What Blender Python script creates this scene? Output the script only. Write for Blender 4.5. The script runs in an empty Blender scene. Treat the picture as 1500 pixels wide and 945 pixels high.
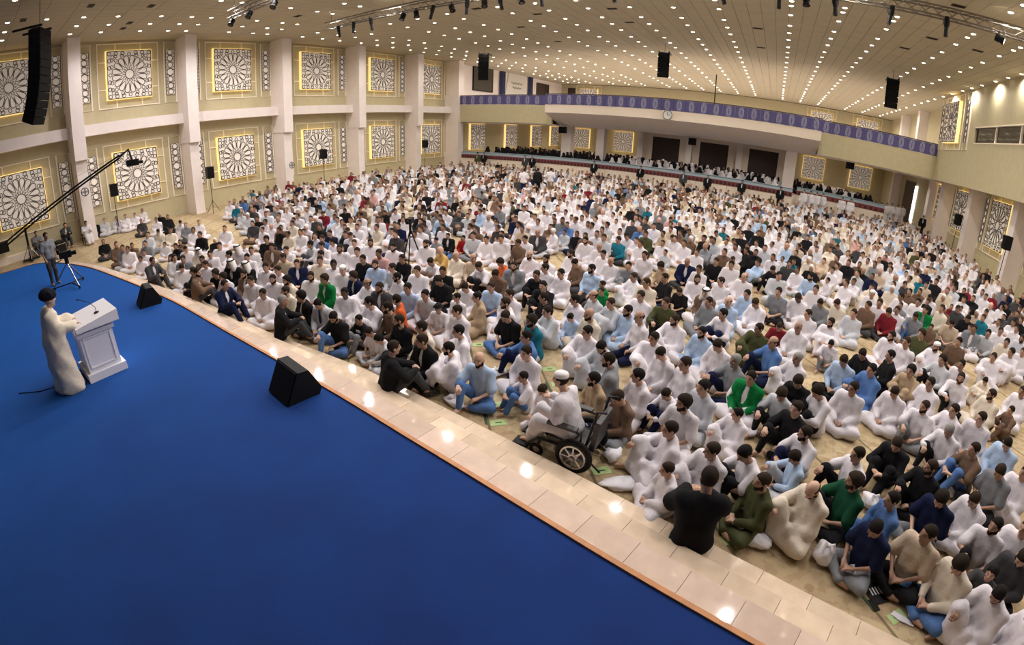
import bpy, bmesh, math, random
import numpy as np
from mathutils import Matrix, Vector

PI2 = math.pi / 2
SC = bpy.context.scene
C = SC.collection
random.seed(11)
# ---------------------------------------------------------------- camera (a wide fisheye-like phone lens: theta = k1 r + k2 r^2 + ...)
cd = bpy.data.cameras.new('camera'); cam = bpy.data.objects.new('camera', cd); C.objects.link(cam); SC.camera = cam
cd.type = 'PANO'; pc = cd if hasattr(cd, 'panorama_type') else cd.cycles
pc.panorama_type = 'FISHEYE_LENS_POLYNOMIAL'; pc.fisheye_fov = math.radians(180)
for i, k in enumerate((0., -0.059067591367976686, -7.741534063965577e-06, 1.0598794449245487e-05, -1.514279282002509e-07)):
    setattr(pc, 'fisheye_polynomial_k%d' % i, k)
cd.sensor_width = 36; cd.sensor_height = 24; cd.sensor_fit = 'HORIZONTAL'
YAW, PITCH, ROLL = -0.5119761283760697, 0.40722485503052075, 0.03395011134743775
f_ = Vector((math.sin(YAW) * math.cos(PITCH), math.cos(YAW) * math.cos(PITCH), -math.sin(PITCH)))
r_ = Vector((math.cos(YAW), -math.sin(YAW), 0)); u_ = r_.cross(f_)
mw = Matrix((r_ * math.cos(ROLL) + u_ * math.sin(ROLL), -r_ * math.sin(ROLL) + u_ * math.cos(ROLL), -f_)).transposed().to_4x4()
mw.translation = (0, 0, 4.3); cam.matrix_world = mw
# ---------------------------------------------------------------- world and exposure
w = bpy.data.worlds.new('world'); SC.world = w; w.use_nodes = True
w.node_tree.nodes['Background'].inputs[0].default_value = (.78, .80, .9, 1); w.node_tree.nodes['Background'].inputs[1].default_value = .06
vs = SC.view_settings; vs.view_transform = 'Standard'; vs.look = 'None'; vs.gamma = 1; vs.use_curve_mapping = False; vs.exposure = 0.0
# ---------------------------------------------------------------- the hall's numbers (metres; X right, Y towards the gallery, Z up)
H = 10.35; XL = -29.3; XR = 11.95; YB = 64.0; COLY = [-.62, 6.06, 12.74, 19.42, 26.1, 32.78, 38.62]
ROWX = [-26.87, -25.3, -23.75, -20.65, -18.57, -16.5, -13.4, -11.31, -9.22, -7.13, -5.06, -2.98, .17, 2.26, 4.34, 7.49, 9.57, 11.67]
ROWY = [-2.6, .3, 2.0, 3.7, 5.35, 6.94, 9.05, 10.64, 11.7, 14.38, 16.0, 17.0, 19.66, 21.3, 22.8, 24.8, 26.4, 28.05, 30.05, 31.7, 33.35, 35.4, 37.4, 39.5, 41.3, 43.2, 45.4, 48.3, 50.9, 52.5, 54.5, 56.7, 59., 60.6]
WARM = (1, .92, .82)
LAMP = 430
COOL = (1, .93, .91)
def spot(loc, watt, angle=165, aim=None, col=WARM, size=.12, blend=.7):
    l = bpy.data.lights.new('lamp', 'SPOT'); l.energy = watt; l.color = col; l.spot_size = math.radians(angle); l.spot_blend = blend; l.shadow_soft_size = size
    o = bpy.data.objects.new('lamp', l); C.objects.link(o); o.location = loc
    if aim is not None: o.rotation_euler = (Vector(aim) - Vector(loc)).to_track_quat('-Z', 'Y').to_euler()
    return o
for i, x in enumerate(ROWX[1::2]):                                  # the downlights' light: one lamp for each small group of them
    for y in ROWY[5::2]: spot((x, y, H - .08), LAMP * float(np.interp(y, [6, 14, 26, 45], [1.5, 1.25, .80, .62])), col=COOL if y < 16 else WARM)
for y in ROWY[9:27]: spot((11.62, y, H - .08), LAMP * .03, 80, (11.8, y, 0))    # the row that washes the right wall
for x, y in ((-12.66, 16.5), (-9.43, 16.5), (-16.67, 11.0)): spot((x, y, 9.2), LAMP * 2.2, 16, (-9.6, .9, 1.5), (1, .96, .92), .1, .5)
for x in (-18, -11): spot((x, 10.9, 9.2), LAMP * 1.5, 60, (x * .9, 1.5, .5), (1, .96, .92), .1, .9)
for x in (-26, -20, -14.5, -8, -2, 5, 11):                            # under the gallery
    for y in (42.5, 49, 59): 
        if not (y == 49 and -13 < x < 1.5): spot((x, y, 4.3), LAMP * .34, 165)
# ---------------------------------------------------------------- materials
def mat(name, col, rough=.7, metal=0., emit=0., obj=False, noise=None, bump=0., attr=None, sheen=0., emit_col=None, sheen_col=None, spec=None):
    """noise = (scale, amount[, second colour])"""
    m = bpy.data.materials.new(name); m.use_nodes = True; nt = m.node_tree; b = nt.nodes['Principled BSDF']; L = nt.links.new
    b.inputs['Base Color'].default_value = (*col, 1); b.inputs['Roughness'].default_value = rough; b.inputs['Metallic'].default_value = metal
    if sheen: b.inputs['Sheen Weight'].default_value = sheen; b.inputs['Sheen Tint'].default_value = (*(sheen_col or col), 1)
    if spec is not None: b.inputs['Specular IOR Level'].default_value = spec
    src = None
    if obj: src = nt.nodes.new('ShaderNodeObjectInfo').outputs['Color']
    if attr:
        a = nt.nodes.new('ShaderNodeAttribute'); a.attribute_name = attr
        if src is None: src = a.outputs['Color']
        else:
            x = nt.nodes.new('ShaderNodeMix'); x.data_type = 'RGBA'; x.blend_type = 'MULTIPLY'; x.inputs[0].default_value = 1
            L(src, x.inputs[6]); L(a.outputs['Color'], x.inputs[7]); src = x.outputs[2]
    if noise or bump:
        tc = nt.nodes.new('ShaderNodeTexCoord'); n = nt.nodes.new('ShaderNodeTexNoise'); n.inputs['Scale'].default_value = noise[0] if noise else 13 if name == 'cloth' else 40; n.inputs['Detail'].default_value = 6
        L(tc.outputs['Object'], n.inputs['Vector'])
        if noise:
            x = nt.nodes.new('ShaderNodeMix'); x.data_type = 'RGBA'; x.blend_type = 'MIX' if len(noise) > 2 else 'MULTIPLY'
            r = nt.nodes.new('ShaderNodeMapRange'); r.inputs[1].default_value = .35; r.inputs[2].default_value = .65; r.inputs[3].default_value = 0; r.inputs[4].default_value = noise[1]
            L(n.outputs['Fac'], r.inputs[0]); L(r.outputs[0], x.inputs[0])
            if src is not None: L(src, x.inputs[6])
            else: x.inputs[6].default_value = (*col, 1)
            x.inputs[7].default_value = (*(noise[2] if len(noise) > 2 else (.45, .42, .4)), 1); src = x.outputs[2]
        if bump:
            u = nt.nodes.new('ShaderNodeBump'); u.inputs['Strength'].default_value = bump; u.inputs['Distance'].default_value = .012
            L(n.outputs['Fac'], u.inputs['Height']); L(u.outputs[0], b.inputs['Normal'])
    if src is not None: L(src, b.inputs['Base Color'])
    if emit:
        b.inputs['Emission Color'].default_value = (*(emit_col or col), 1); b.inputs['Emission Strength'].default_value = emit
        m.cycles.emission_sampling = 'NONE'
    return m
M = dict(
    wall=mat('beige_plaster', (.54, .48, .31), .8, noise=(3, .12)), wall_white=mat('white_plaster', (.86, .785, .765), .75, noise=(2, .08)),
    ceiling=mat('ceiling_tile', (.49, .435, .315), .8, noise=(1.2, .10)), gap=mat('dark_joint', (.16, .12, .09), .9),
    moulding=mat('moulding', (.92, .82, .68), .6), backing=mat('panel_white', (.86, .80, .74), .7, emit=.15, emit_col=(1, .86, .72)), lattice=mat('lattice_grey', (.085, .068, .055), .6),
    glow=mat('gold_light_strip', (.9, .66, .25), .5, emit=.95, emit_col=(1, .70, .27)), gold=mat('gold', (.62, .42, .13), .4, .3),
    lens=mat('downlight_lens', (1, .95, .85), .3, emit=9, emit_col=(1, .88, .68)), ring=mat('downlight_ring', (.8, .75, .68), .4, .2),
    black=mat('black_paint', (.006, .006, .007), .6, spec=.2), blackm=mat('black_metal', (.012, .012, .013), .5, .2, spec=.25), steel=mat('truss_steel', (.20, .18, .155), .6, .3),
    grille=mat('speaker_grille', (.007, .007, .008), .85, bump=.3, spec=.15), grey=mat('grey_plastic', (.25, .25, .27), .5), chrome=mat('chrome', (.6, .6, .62), .25, 1),
    wood=mat('edge_wood', (.50, .20, .05), .45, noise=(8, .4)), marble=mat('marble', (.66, .52, .38), .055, obj=True, noise=(5, .22)),
    blue=mat('blue_carpet', (.0, .012, .10), 1., noise=(1.3, .6, (.0, .023, .15)), bump=.25, sheen=1., sheen_col=(.0, .21, .85)),
    white=mat('white_lacquer', (.80, .79, .84), .35), cloth=mat('cloth', (.8, .8, .8), .95, obj=True, bump=.9, spec=.12), hair=mat('hair', (.02, .02, .02), .8, obj=True, spec=.1), skin=mat('skin', (.4, .25, .2), .55, obj=True, attr='tint'),
    crowd=mat('crowd_cloth', (.8, .8, .8), .9, attr='col', spec=.1), grout=mat('grout', (.42, .33, .24), .6), bag=mat('plastic_bag', (.78, .77, .82), .45, bump=.4), green=mat('green_paper', (.38, .52, .22), .7), tape=mat('green_tape', (.02, .07, .02), .7),
    purple=mat('purple_cloth', (.095, .09, .24), .85, noise=(14, .3)), emblem=mat('pale_emblem', (.48, .46, .62), .8), maroon=mat('maroon_cloth', (.20, .05, .05), .9), paleblue=mat('pale_blue_cloth', (.36, .46, .54), .9),
    cream=mat('cream_paint', (.80, .70, .60), .7), door=mat('dark_door', (.035, .018, .014), .5), glass=mat('dark_glass', (.02, .018, .014), .06), curtain=mat('navy_curtain', (.02, .03, .09), .9),
    screen=mat('screen', (.05, .045, .035), .5), banner=mat('banner_cloth', (.72, .70, .66), .8), ink=mat('faint_ink', (.42, .40, .38), .8), paper=mat('paper', (.8, .8, .8), .7), motif=mat('motif_dark', (.05, .02, .025), .9),
    daylight=mat('daylight', (1, 1, 1), .5, emit=2.5), leather=mat('black_leather', (.02, .02, .022), .45))
# the audience's carpet: beige with a woven pattern, broad bands along the hall and thin lines slanting across it
fm = bpy.data.materials.new('patterned_carpet'); fm.use_nodes = True; nt = fm.node_tree; L = nt.links.new; b = nt.nodes['Principled BSDF']; b.inputs['Roughness'].default_value = .95
tc = nt.nodes.new('ShaderNodeTexCoord'); sx = nt.nodes.new('ShaderNodeSeparateXYZ'); L(tc.outputs['Object'], sx.inputs[0])
def mth(op, a, b_=None, c_=None):
    n = nt.nodes.new('ShaderNodeMath'); n.operation = op
    for i, v in enumerate((a, b_, c_)):
        if v is None: continue
        if isinstance(v, (int, float)): n.inputs[i].default_value = v
        else: L(v, n.inputs[i])
    return n.outputs[0]
def mixc(f, a, b_):
    x = nt.nodes.new('ShaderNodeMix'); x.data_type = 'RGBA'; L(f, x.inputs[0])
    for i, v in ((6, a), (7, b_)):
        if isinstance(v, tuple): x.inputs[i].default_value = (*v, 1)
        else: L(v, x.inputs[i])
    return x.outputs[2]
n1 = nt.nodes.new('ShaderNodeTexNoise'); n1.inputs['Scale'].default_value = 7; n1.inputs['Detail'].default_value = 8; L(tc.outputs['Object'], n1.inputs['Vector'])
vo = nt.nodes.new('ShaderNodeTexVoronoi'); vo.inputs['Scale'].default_value = 3.2; L(tc.outputs['Object'], vo.inputs['Vector'])
dg = mth('ADD', mth('MULTIPLY', sx.outputs[0], .76), mth('MULTIPLY', sx.outputs[1], .65))
fr = mth('FRACT', mth('MULTIPLY_ADD', dg, 1 / 1.2, .29)); line = mth('LESS_THAN', fr, .035)
band = mth('GREATER_THAN', mth('SINE', mth('MULTIPLY', mth('ADD', sx.outputs[1], mth('MULTIPLY', sx.outputs[0], .06)), math.pi)), .1)
c0 = mixc(mth('MULTIPLY', mth('GREATER_THAN', n1.outputs['Fac'], .53), .5), (.47, .37, .22), (.31, .23, .13))
c1 = mixc(mth('MULTIPLY', mth('LESS_THAN', vo.outputs['Distance'], .22), .45), c0, (.26, .16, .08))
c2 = mixc(mth('MULTIPLY', band, .30), c1, (.22, .13, .06)); c3 = mixc(mth('MULTIPLY', line, .75), c2, (.08, .07, .03)); L(c3, b.inputs['Base Color']); M['floor'] = fm

# ---------------------------------------------------------------- mesh tools
class MB:
    """collects boxes, tubes and plates into ONE mesh"""
    def __init__(s): s.v, s.f = [], []
    def add(s, v, f): n = len(s.v); s.v += [tuple(p) for p in v]; s.f += [tuple(i + n for i in q) for q in f]; return s
    def box(s, lo, hi, T=None):
        x0, y0, z0 = lo; x1, y1, z1 = hi
        v = [(x0, y0, z0), (x1, y0, z0), (x1, y1, z0), (x0, y1, z0), (x0, y0, z1), (x1, y0, z1), (x1, y1, z1), (x0, y1, z1)]
        if T is not None: v = [T @ Vector(p) for p in v]
        return s.add(v, [(0, 3, 2, 1), (4, 5, 6, 7), (0, 1, 5, 4), (1, 2, 6, 5), (2, 3, 7, 6), (3, 0, 4, 7)])
    def prism(s, poly, z0, z1, T=None):
        n = len(poly); v = [(x, y, z0) for x, y in poly] + [(x, y, z1) for x, y in poly]
        if T is not None: v = [T @ Vector(p) for p in v]
        return s.add(v, [tuple(range(n))[::-1], tuple(range(n, 2 * n))] + [(i, (i + 1) % n, n + (i + 1) % n, n + i) for i in range(n)])
    def tube(s, pts, r, n=8, cap=True):
        pts = [Vector(p) for p in pts]; R = r if isinstance(r, (list, tuple)) else [r] * len(pts); v, f = [], []; up = None
        for i, p in enumerate(pts):
            d = (pts[min(i + 1, len(pts) - 1)] - pts[max(i - 1, 0)]).normalized()
            if up is None: up = Vector((0, 0, 1)) if abs(d.z) < .9 else Vector((1, 0, 0))
            a = d.cross(up).normalized(); b_ = a.cross(d).normalized(); up = b_
            v += [p + (a * math.cos(t) + b_ * math.sin(t)) * R[i] for t in (k * math.tau / n for k in range(n))]
        for i in range(len(pts) - 1):
            for k in range(n): f.append((i * n + k, i * n + (k + 1) % n, (i + 1) * n + (k + 1) % n, (i + 1) * n + k))
        if cap: f += [tuple(range(n))[::-1], tuple(range((len(pts) - 1) * n, len(pts) * n))]
        return s.add(v, f)
    def ring(s, c, axis, R, r, n=20, m=6):
        ax = Vector(axis).normalized(); a = ax.orthogonal().normalized(); b_ = ax.cross(a); c = Vector(c); v, f = [], []
        for i in range(n):
            d = a * math.cos(i * math.tau / n) + b_ * math.sin(i * math.tau / n)
            v += [c + d * (R + r * math.cos(k * math.tau / m)) + ax * r * math.sin(k * math.tau / m) for k in range(m)]
        for i in range(n):
            for k in range(m): f.append((i * m + k, (i + 1) % n * m + k, (i + 1) % n * m + (k + 1) % m, i * m + (k + 1) % m))
        return s.add(v, f)
    def mesh(s, name, m=None, smooth=False):
        me = bpy.data.meshes.new(name); me.from_pydata(s.v, [], s.f); me.update()
        if m: me.materials.append(m)
        if smooth:
            for p in me.polygons: p.use_smooth = True
        return me
    def build(s, name, m, parent=None, smooth=False, **kw): return put(s.mesh(name, m, smooth), parent=parent, **kw)

def put(me, parent=None, loc=None, rz=0., name=None, label=None, cat=None, group=None, kind=None, color=None, scale=None):
    o = bpy.data.objects.new(name or me.name.split('.')[0], me); C.objects.link(o)
    if parent: o.parent = parent
    if loc is not None: o.location = loc
    if rz: o.rotation_euler = (0, 0, rz)
    if scale: o.scale = (scale,) * 3
    if color: o.color = (*color, 1)
    return tag(o, label, cat, group, kind)
def tag(o, label=None, cat=None, group=None, kind=None):
    for k, v in (('label', label), ('category', cat), ('group', group), ('kind', kind)):
        if v: o[k] = v
    return o
def thing(name, loc, rz, label, cat, group=None): return put(None, None, loc, rz, name, label, cat, group) if False else tag(_empty(name, loc, rz), label, cat, group)
def _empty(name, loc, rz=0.):
    o = bpy.data.objects.new(name, None); C.objects.link(o); o.location = loc; o.rotation_euler = (0, 0, rz); o.empty_display_size = .2; return o
def struct(name, mb, m, parent=None): return mb.build(name, m, parent, kind='structure')
# ---------------------------------------------------------------- the setting
struct('floor', MB().box((XL - .3, -8, -.2), (16, YB + 1, 0)), M['floor'])
ceil = struct('ceiling', MB().box((XL - .3, -8, H + .03), (16, YB + 1, H + .3)), M['gap'])
# ceiling panels 0.6 x 1.2 m with recessed joints; the 300 that show largest are parts of their own
PX, PY = .60, 1.22; pm = MB().box((.008, .008, 0), (PX - .008, PY - .008, .035)).mesh('panel', M['ceiling']); near, far = [], MB()
for i in range(int((15.5 - XL) / PX)):
    for j in range(int((YB + 7.5) / PY)): near.append((XL + i * PX, -7.5 + j * PY))
def seen(p): d = Vector((p[0], p[1], H - 4.3)); return (mw.to_3x3().transposed() @ d.normalized()).y < .60 and p[1] > -.5 and math.hypot(*p) > 10
near.sort(key=lambda p: (not seen(p), math.hypot(*p)))
for k, (x, y) in enumerate(near):
    if k < 300: put(pm, ceil, (x, y, H))
    else: far.box((x + .008, y + .008, H), (x + PX - .008, y + PY - .008, H + .035))
far.build('panel', M['ceiling'], ceil, kind='stuff')
# walls
wl = struct('wall_left', MB().box((XL - .3, -8, 0), (XL, 38.6, H)).box((XL - .3, 38.6, 0), (XL, YB, 5.2)), M['wall'])
struct('wall_left_upper', MB().box((XL - .3, 38.6, 5.2), (XL, YB, H)), M['wall_white'])
struct('wall_back', MB().box((XL, YB, 0), (16, YB + .3, H)), M['wall'])
struct('wall_right', MB().box((13.9, -8, 0), (14.2, YB, 4.5)).box((13.9, 38, 4.5), (14.2, YB, H)), M['wall'])
struct('wall_right_upper', MB().box((XR, -8, 4.5), (14.2, 38.02, 7.1)).box((XR, -8, 8.0), (14.2, 38.02, H + .03)).box((XR, 31.0, 7.1), (14.2, 38.02, 8.0)).box((XR + .5, -8, 7.1), (14.2, 31.0, 8.0)), M['wall'])
# columns with a broad upper casing and a slimmer foot, beams between them
for i, y in enumerate(COLY):
    if i < 6: struct('column', MB().box((XL, y - .68, 4.17), (-27.77, y, H)).box((XL, y - .64, 0), (-28.0, y - .04, 4.17)), M['wall_white'])
    else: struct('column', MB().box((XL, y - .9, 0), (-27.7, y - .1, H)), M['wall_white'])
    if i < 6: struct('beam', MB().box((XL, y, 5.34), (-28.5, COLY[i + 1] - (.68 if i < 5 else .9), 5.92)), M['wall_white'])
for y in COLY[3:]: struct('column', MB().box((12.9, y - .68, 0), (13.9, y, 4.5)), M['wall_white'])
for y in (48.9, 55.6): struct('column', MB().box((13.0, y - .7, 4.5), (13.9, y, H)), M['wall_white'])
for y in (42.2, 55.6): struct('column', MB().box((13.0, y - .7, 0), (13.9, y, 4.5)), M['wall_white'])
# the control room's window band in the right upper wall
for k, y in enumerate((27.95, 24.8, 21.65, 18.5)):
    wn = struct('window_%d' % (k + 1), MB().box((XR + .12, y + .07, 7.13), (XR + .15, y + 3.05, 7.97)), M['glass'])
    struct('frame', MB().box((XR + .04, y - .04, 7.1), (XR + .47, y + .07, 8.0)), M['moulding'], wn)
struct('trim_1', MB().box((XR - .02, 16, 7.06), (XR + .5, 31.0, 7.12)).box((XR - .02, 16, 7.98), (XR + .5, 31.0, 8.04)), M['moulding'])
struct('trim_2', MB().box((XL, -4, 0), (-28.75, 3.2, .32)), M['cream'])
# gallery: fascia, bulging middle balcony, soffit, deck
GY = 38.02; MID = [(-18.2 + 21.3 * t, 36.65 - 0.75 * math.sin(math.pi * t)) for t in [i / 16 for i in range(17)]]
g = MB().box((XL, GY, 4.5), (-18.2, GY + .25, 6.12)).box((3.1, GY, 4.5), (XR + .1, GY + .25, 6.12)); struct('gallery_fascia', g, M['wall'])
g = MB(); P = MID
for (x0, y0), (x1, y1) in zip(P, P[1:]):
    q = [(x0, y0, 5.45), (x1, y1, 5.45), (x1, y1, 6.12), (x0, y0, 6.12)]; g.add(q, [(0, 1, 2, 3)]); g.add([(x0, y0 + .2, 6.12), (x1, y1 + .2, 6.12), (x1, y1, 6.12), (x0, y0, 6.12)], [(0, 3, 2, 1)])
g.box((-18.2, 36.65, 5.45), (-18.15, GY, 6.12)).box((3.05, 36.65, 5.45), (3.1, GY, 6.12)); struct('balcony_fascia', g, M['cream'])
g = MB()
for (x0, y0), (x1, y1) in zip(P, P[1:]):
    g.add([(x0, y0, 5.45), (x1, y1, 5.45), (x1, 39.8, 4.40), (x0, 39.8, 4.40)], [(0, 1, 2, 3)])
g.add([(-18.2, 36.65, 5.45), (-18.2, 39.8, 4.4), (-18.2, 39.8, 5.45)], [(0, 1, 2)]); g.add([(3.1, 36.65, 5.45), (3.1, 39.8, 4.4), (3.1, 39.8, 5.45)], [(0, 1, 2)])
struct('gallery_soffit', g, M['wall_white'])
struct('gallery_slab', MB().box((XL, GY + .2, 4.40), (-18.2, YB, 4.52)).box((-18.2, 39.8, 4.40), (3.1, YB, 4.52)).box((3.1, GY + .2, 4.40), (13.9, YB, 4.52)).box((XL, GY + .2, 5.4), (13.9, YB, 5.6)), M['wall_white'])
struct('terrace', MB().box((XL, 38.5, 0), (1.8, YB, 1.12)).box((1.8, 40.2, 0), (9.3, YB, 1.12)), M['cream'])
for x0, x1, y in ((-18.2, -17.3, 40.2), (-14.9, -14.2, 40.2), (1.75 - .9, 1.75, 40.2)): struct('column', MB().box((x0, y, 1.12), (x1, y + .8, 4.42)), M['wall_white'])
struct('wall_stair_block', MB().box((-12.6, 46, 1.12), (-11.4, 52, 4.42)).box((-8.75, 46, 1.12), (-6.85, 52, 4.42)).box((-4.2, 46, 1.12), (-2.3, 52, 4.42)).box((.35, 46, 1.12), (1.2, 52, 4.42)).box((-12.6, 46.05, 4.08), (1.2, 52, 4.42)), M['cream'])
for x in (-12.7, -8.05, -3.4): struct('column', MB().box((x, 45.5, 1.12), (x + .52, 46, 4.42)), M['wall_white'])
for k, (x0, x1) in enumerate(((-11.4, -8.75), (-6.85, -4.2), (-2.3, .35))): struct('door_%d' % (k + 1), MB().box((x0, 46.3, 1.12), (x1, 46.36, 4.08)), M['door'])
d = struct('door_4', MB().box((13.82, 49.0, 0), (13.9, 52.8, 3.9)), M['door']); struct('daylight_gap', MB().box((13.80, 48.2, .2), (13.88, 48.95, 3.6)), M['daylight'], d)
struct('door_5', MB().box((XL, 56.3, 5.6), (XL + .06, 59.9, 9.9)), M['door'])
struct('door_6', MB().box((-28.3, YB - .08, 5.6), (-27.2, YB, 9.9)), M['door'])

# ---------------------------------------------------------------- lattice panels
def ribbon(mb, pts, w, y0, y1, closed=True):
    """a flat bar that follows pts in the panel's plane, raised from y0 to y1 (front)"""
    n = len(pts); P = [Vector((a, b)) for a, b in pts]; O, I = [], []
    for i in range(n):
        a, b = (P[(i - 1) % n], P[(i + 1) % n]) if closed else (P[max(i - 1, 0)], P[min(i + 1, n - 1)])
        d = (b - a).normalized(); t = Vector((-d.y, d.x)) * w * .5; O.append(P[i] + t); I.append(P[i] - t)
    v = [(p.x, y0, p.y) for p in O] + [(p.x, y1, p.y) for p in O] + [(p.x, y1, p.y) for p in I] + [(p.x, y0, p.y) for p in I]; f = []
    for i in range(n if closed else n - 1):
        j = (i + 1) % n
        for k in range(3): f.append((k * n + i, k * n + j, (k + 1) * n + j, (k + 1) * n + i))
    mb.add(v, f)
def circ(cx, cz, r, n=10): return [(cx + r * math.cos(i * math.tau / n), cz + r * math.sin(i * math.tau / n)) for i in range(n)]
def rosette_lattice(S_=1.325, y0=-.26, y1=-.278):
    mb = MB(); W_ = .042
    ribbon(mb, [(-S_ + .03, -S_ + .03), (S_ - .03, -S_ + .03), (S_ - .03, S_ - .03), (-S_ + .03, S_ - .03)], .05, y0, y1)
    ribbon(mb, circ(0, 0, .255, 20), W_, y0, y1)
    for k in range(16):
        a = k * math.tau / 16 + math.tau / 32; R = lambda r, t: (r * math.cos(a) - t * math.sin(a), r * math.sin(a) + t * math.cos(a))
        ribbon(mb, [R(.42, 0), R(.62, .092), R(.80, .138), R(.93, .146), R(1.03, .07), R(1.03, -.07), R(.93, -.146), R(.80, -.138), R(.62, -.092)], W_, y0, y1)
        b = a + math.tau / 32; R2 = lambda r, t: (r * math.cos(b) - t * math.sin(b), r * math.sin(b) + t * math.cos(b))
        ribbon(mb, [R2(.27, .0), R2(.35, .035), R2(.43, .0), R2(.35, -.035)], .027, y0, y1)
        r = 1.12; ribbon(mb, circ(r * math.cos(b), r * math.sin(b), .095, 8), .034, y0, y1)
    for k in range(7):
        t = -S_ + .16 + k * (2 * S_ - .32) / 6
        for cx, cz in ((t, S_ - .16), (t, -S_ + .16), (S_ - .16, t), (-S_ + .16, t)):
            if abs(cx) + abs(cz) > 1.2 and not (k in (0, 6) and abs(cx) == abs(cz) and cx == t and cz != t): ribbon(mb, circ(cx, cz, .105, 9), .036, y0, y1)
    for sx in (-1, 1):
        for sz in (-1, 1):
            for c_, r in (((.98, .98), .10), ((.80, 1.02), .085), ((1.02, .80), .085)): ribbon(mb, circ(sx * c_[0], sz * c_[1], r, 8), .034, y0, y1)
    return mb.mesh('lattice', M['lattice'])
def narrow_lattice(y0=-.07, y1=-.085):
    mb = MB(); ribbon(mb, [(-.27, -1.32), (.27, -1.32), (.27, 1.32), (-.27, 1.32)], .04, y0, y1)
    for s in (-.19, .19): ribbon(mb, [(s, -1.3), (s, 1.3)], .022, y0, y1, False)
    for z, r in ((0, .20), (.42, .15), (-.42, .15), (.80, .16), (-.80, .16), (1.16, .15), (-1.16, .15)): ribbon(mb, circ(0, z, r, 12), .034, y0, y1)
    for z in (.22, .61, .99, -.22, -.61, -.99): ribbon(mb, [(-.25, z - .1), (0, z + .02), (.25, z - .1)], .03, y0, y1, False); ribbon(mb, [(-.25, z + .1), (0, z - .02), (.25, z + .1)], .03, y0, y1, False)
    return mb.mesh('lattice', M['lattice'])
def rect_ring(w, h, t, y0, y1, name, m):
    mb = MB(); ribbon(mb, [(-w, -h), (w, -h), (w, h), (-w, h)], t, y0, y1); return mb.mesh(name, m)
ME = dict(lat=rosette_lattice(), back=MB().box((-1.3, -.26, -1.3), (1.3, 0, 1.3)).mesh('backing', M['backing']),
          glow=(lambda mb: (mb.box((-1.345, -.23, -1.345), (-1.3, -.01, 1.345)).box((1.3, -.23, -1.345), (1.345, -.01, 1.345)).box((-1.3, -.23, -1.345), (1.3, -.01, -1.3)).box((-1.3, -.23, 1.3), (1.3, -.01, 1.345)).mesh('light_strip', M['glow'])))(MB()),
          frame=rect_ring(1.80, 1.76, .075, 0, -.05, 'moulding', M['moulding']),
          tie=MB().box((-.03, -.045, 0), (.03, 0, .40)).mesh('moulding_strip', M['moulding']), tieh=MB().box((0, -.045, -.03), (.44, 0, .03)).mesh('moulding_strip', M['moulding']),
          nlat=narrow_lattice(), nback=MB().box((-.26, -.07, -1.31), (.26, 0, 1.31)).mesh('backing', M['backing']), nframe=rect_ring(.36, 1.76, .07, 0, -.05, 'moulding', M['moulding']))
def lattice_panel(loc, rz, label, full=True, sx=1.):
    t = thing('lattice_panel', loc, rz, label, 'wall panel', 'rosette lattice wall panels')
    for k in ('back', 'glow', 'lat'): put(ME[k], t)
    if full:
        put(ME['frame'], t)
        for s in (-.75, .75):
            put(ME['tie'], t, (s, 0, 1.36)); put(ME['tie'], t, (s, 0, -1.76)); put(ME['tieh'], t, (1.36, 0, s)); put(ME['tieh'], t, (-1.80, 0, s))
    t.scale = (sx, 1, 1); return t
def narrow_panel(loc, rz, label):
    t = thing('narrow_lattice_panel', loc, rz, label, 'wall panel', 'narrow lattice wall panels')
    for k in ('nback', 'nlat', 'nframe'): put(ME[k], t)
ORD = ['first', 'second', 'third', 'fourth', 'fifth', 'sixth', 'seventh', 'eighth', 'ninth', 'tenth', 'eleventh', 'twelfth', 'thirteenth', 'fourteenth', 'fifteenth', 'sixteenth', 'seventeenth', 'eighteenth']
for i in range(6):
    y = COLY[i] + (COLY[i + 1] - .68 - COLY[i]) / 2 + .05
    for z, tier in ((2.92, 'lower'), (8.43, 'upper')):
        lattice_panel((XL, y, z), PI2, f'square rosette lattice panel with gold lit edges, {tier} tier, {ORD[i]} bay of left wall')
        for s, side in ((-1, 'near'), (1, 'far')):
            if (i, s) == (0, -1): continue
            narrow_panel((XL, y + s * 2.55, z), PI2, f'narrow upright lattice strip, {tier} tier, {side} side of {ORD[i]} left wall bay')
for i, y in enumerate((43.1, 50.1, 56.5, 62.0)): lattice_panel((XL, y, 2.98), PI2, f'rosette panel with glowing gold sides under gallery, {ORD[i]} beyond the corner column', False)
for i, (x, nm) in enumerate(((-26.0, 'behind the leftmost wide pillar'), (-19.8, 'left of the stair block doors'), (4.95, 'right of the doors'), (10.9, 'nearest the right wall'))):
    lattice_panel((x, YB, 2.9), 0, f'rosette lattice panel on back wall under gallery, {nm}', False)
for x, nm in ((5.2, 'left'), (10.9, 'right')): lattice_panel((x, YB, 8.5), 0, f'gold framed rosette panel on back wall above gallery railing, {nm} of two')
lattice_panel((-25.2, YB, 8.5), 0, 'gold framed rosette panel on back wall above railing beside dark doorway')
lattice_panel((XR, 35.15, 8.43), -PI2, 'rosette lattice panel on right upper wall between railing and dark windows', True, 1.0)
for y, nm in ((32.45, 'window'), (37.55, 'railing')): narrow_panel((XR, y, 8.43), -PI2, f'narrow lattice strip on right upper wall, {nm} side of rosette panel')
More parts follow.
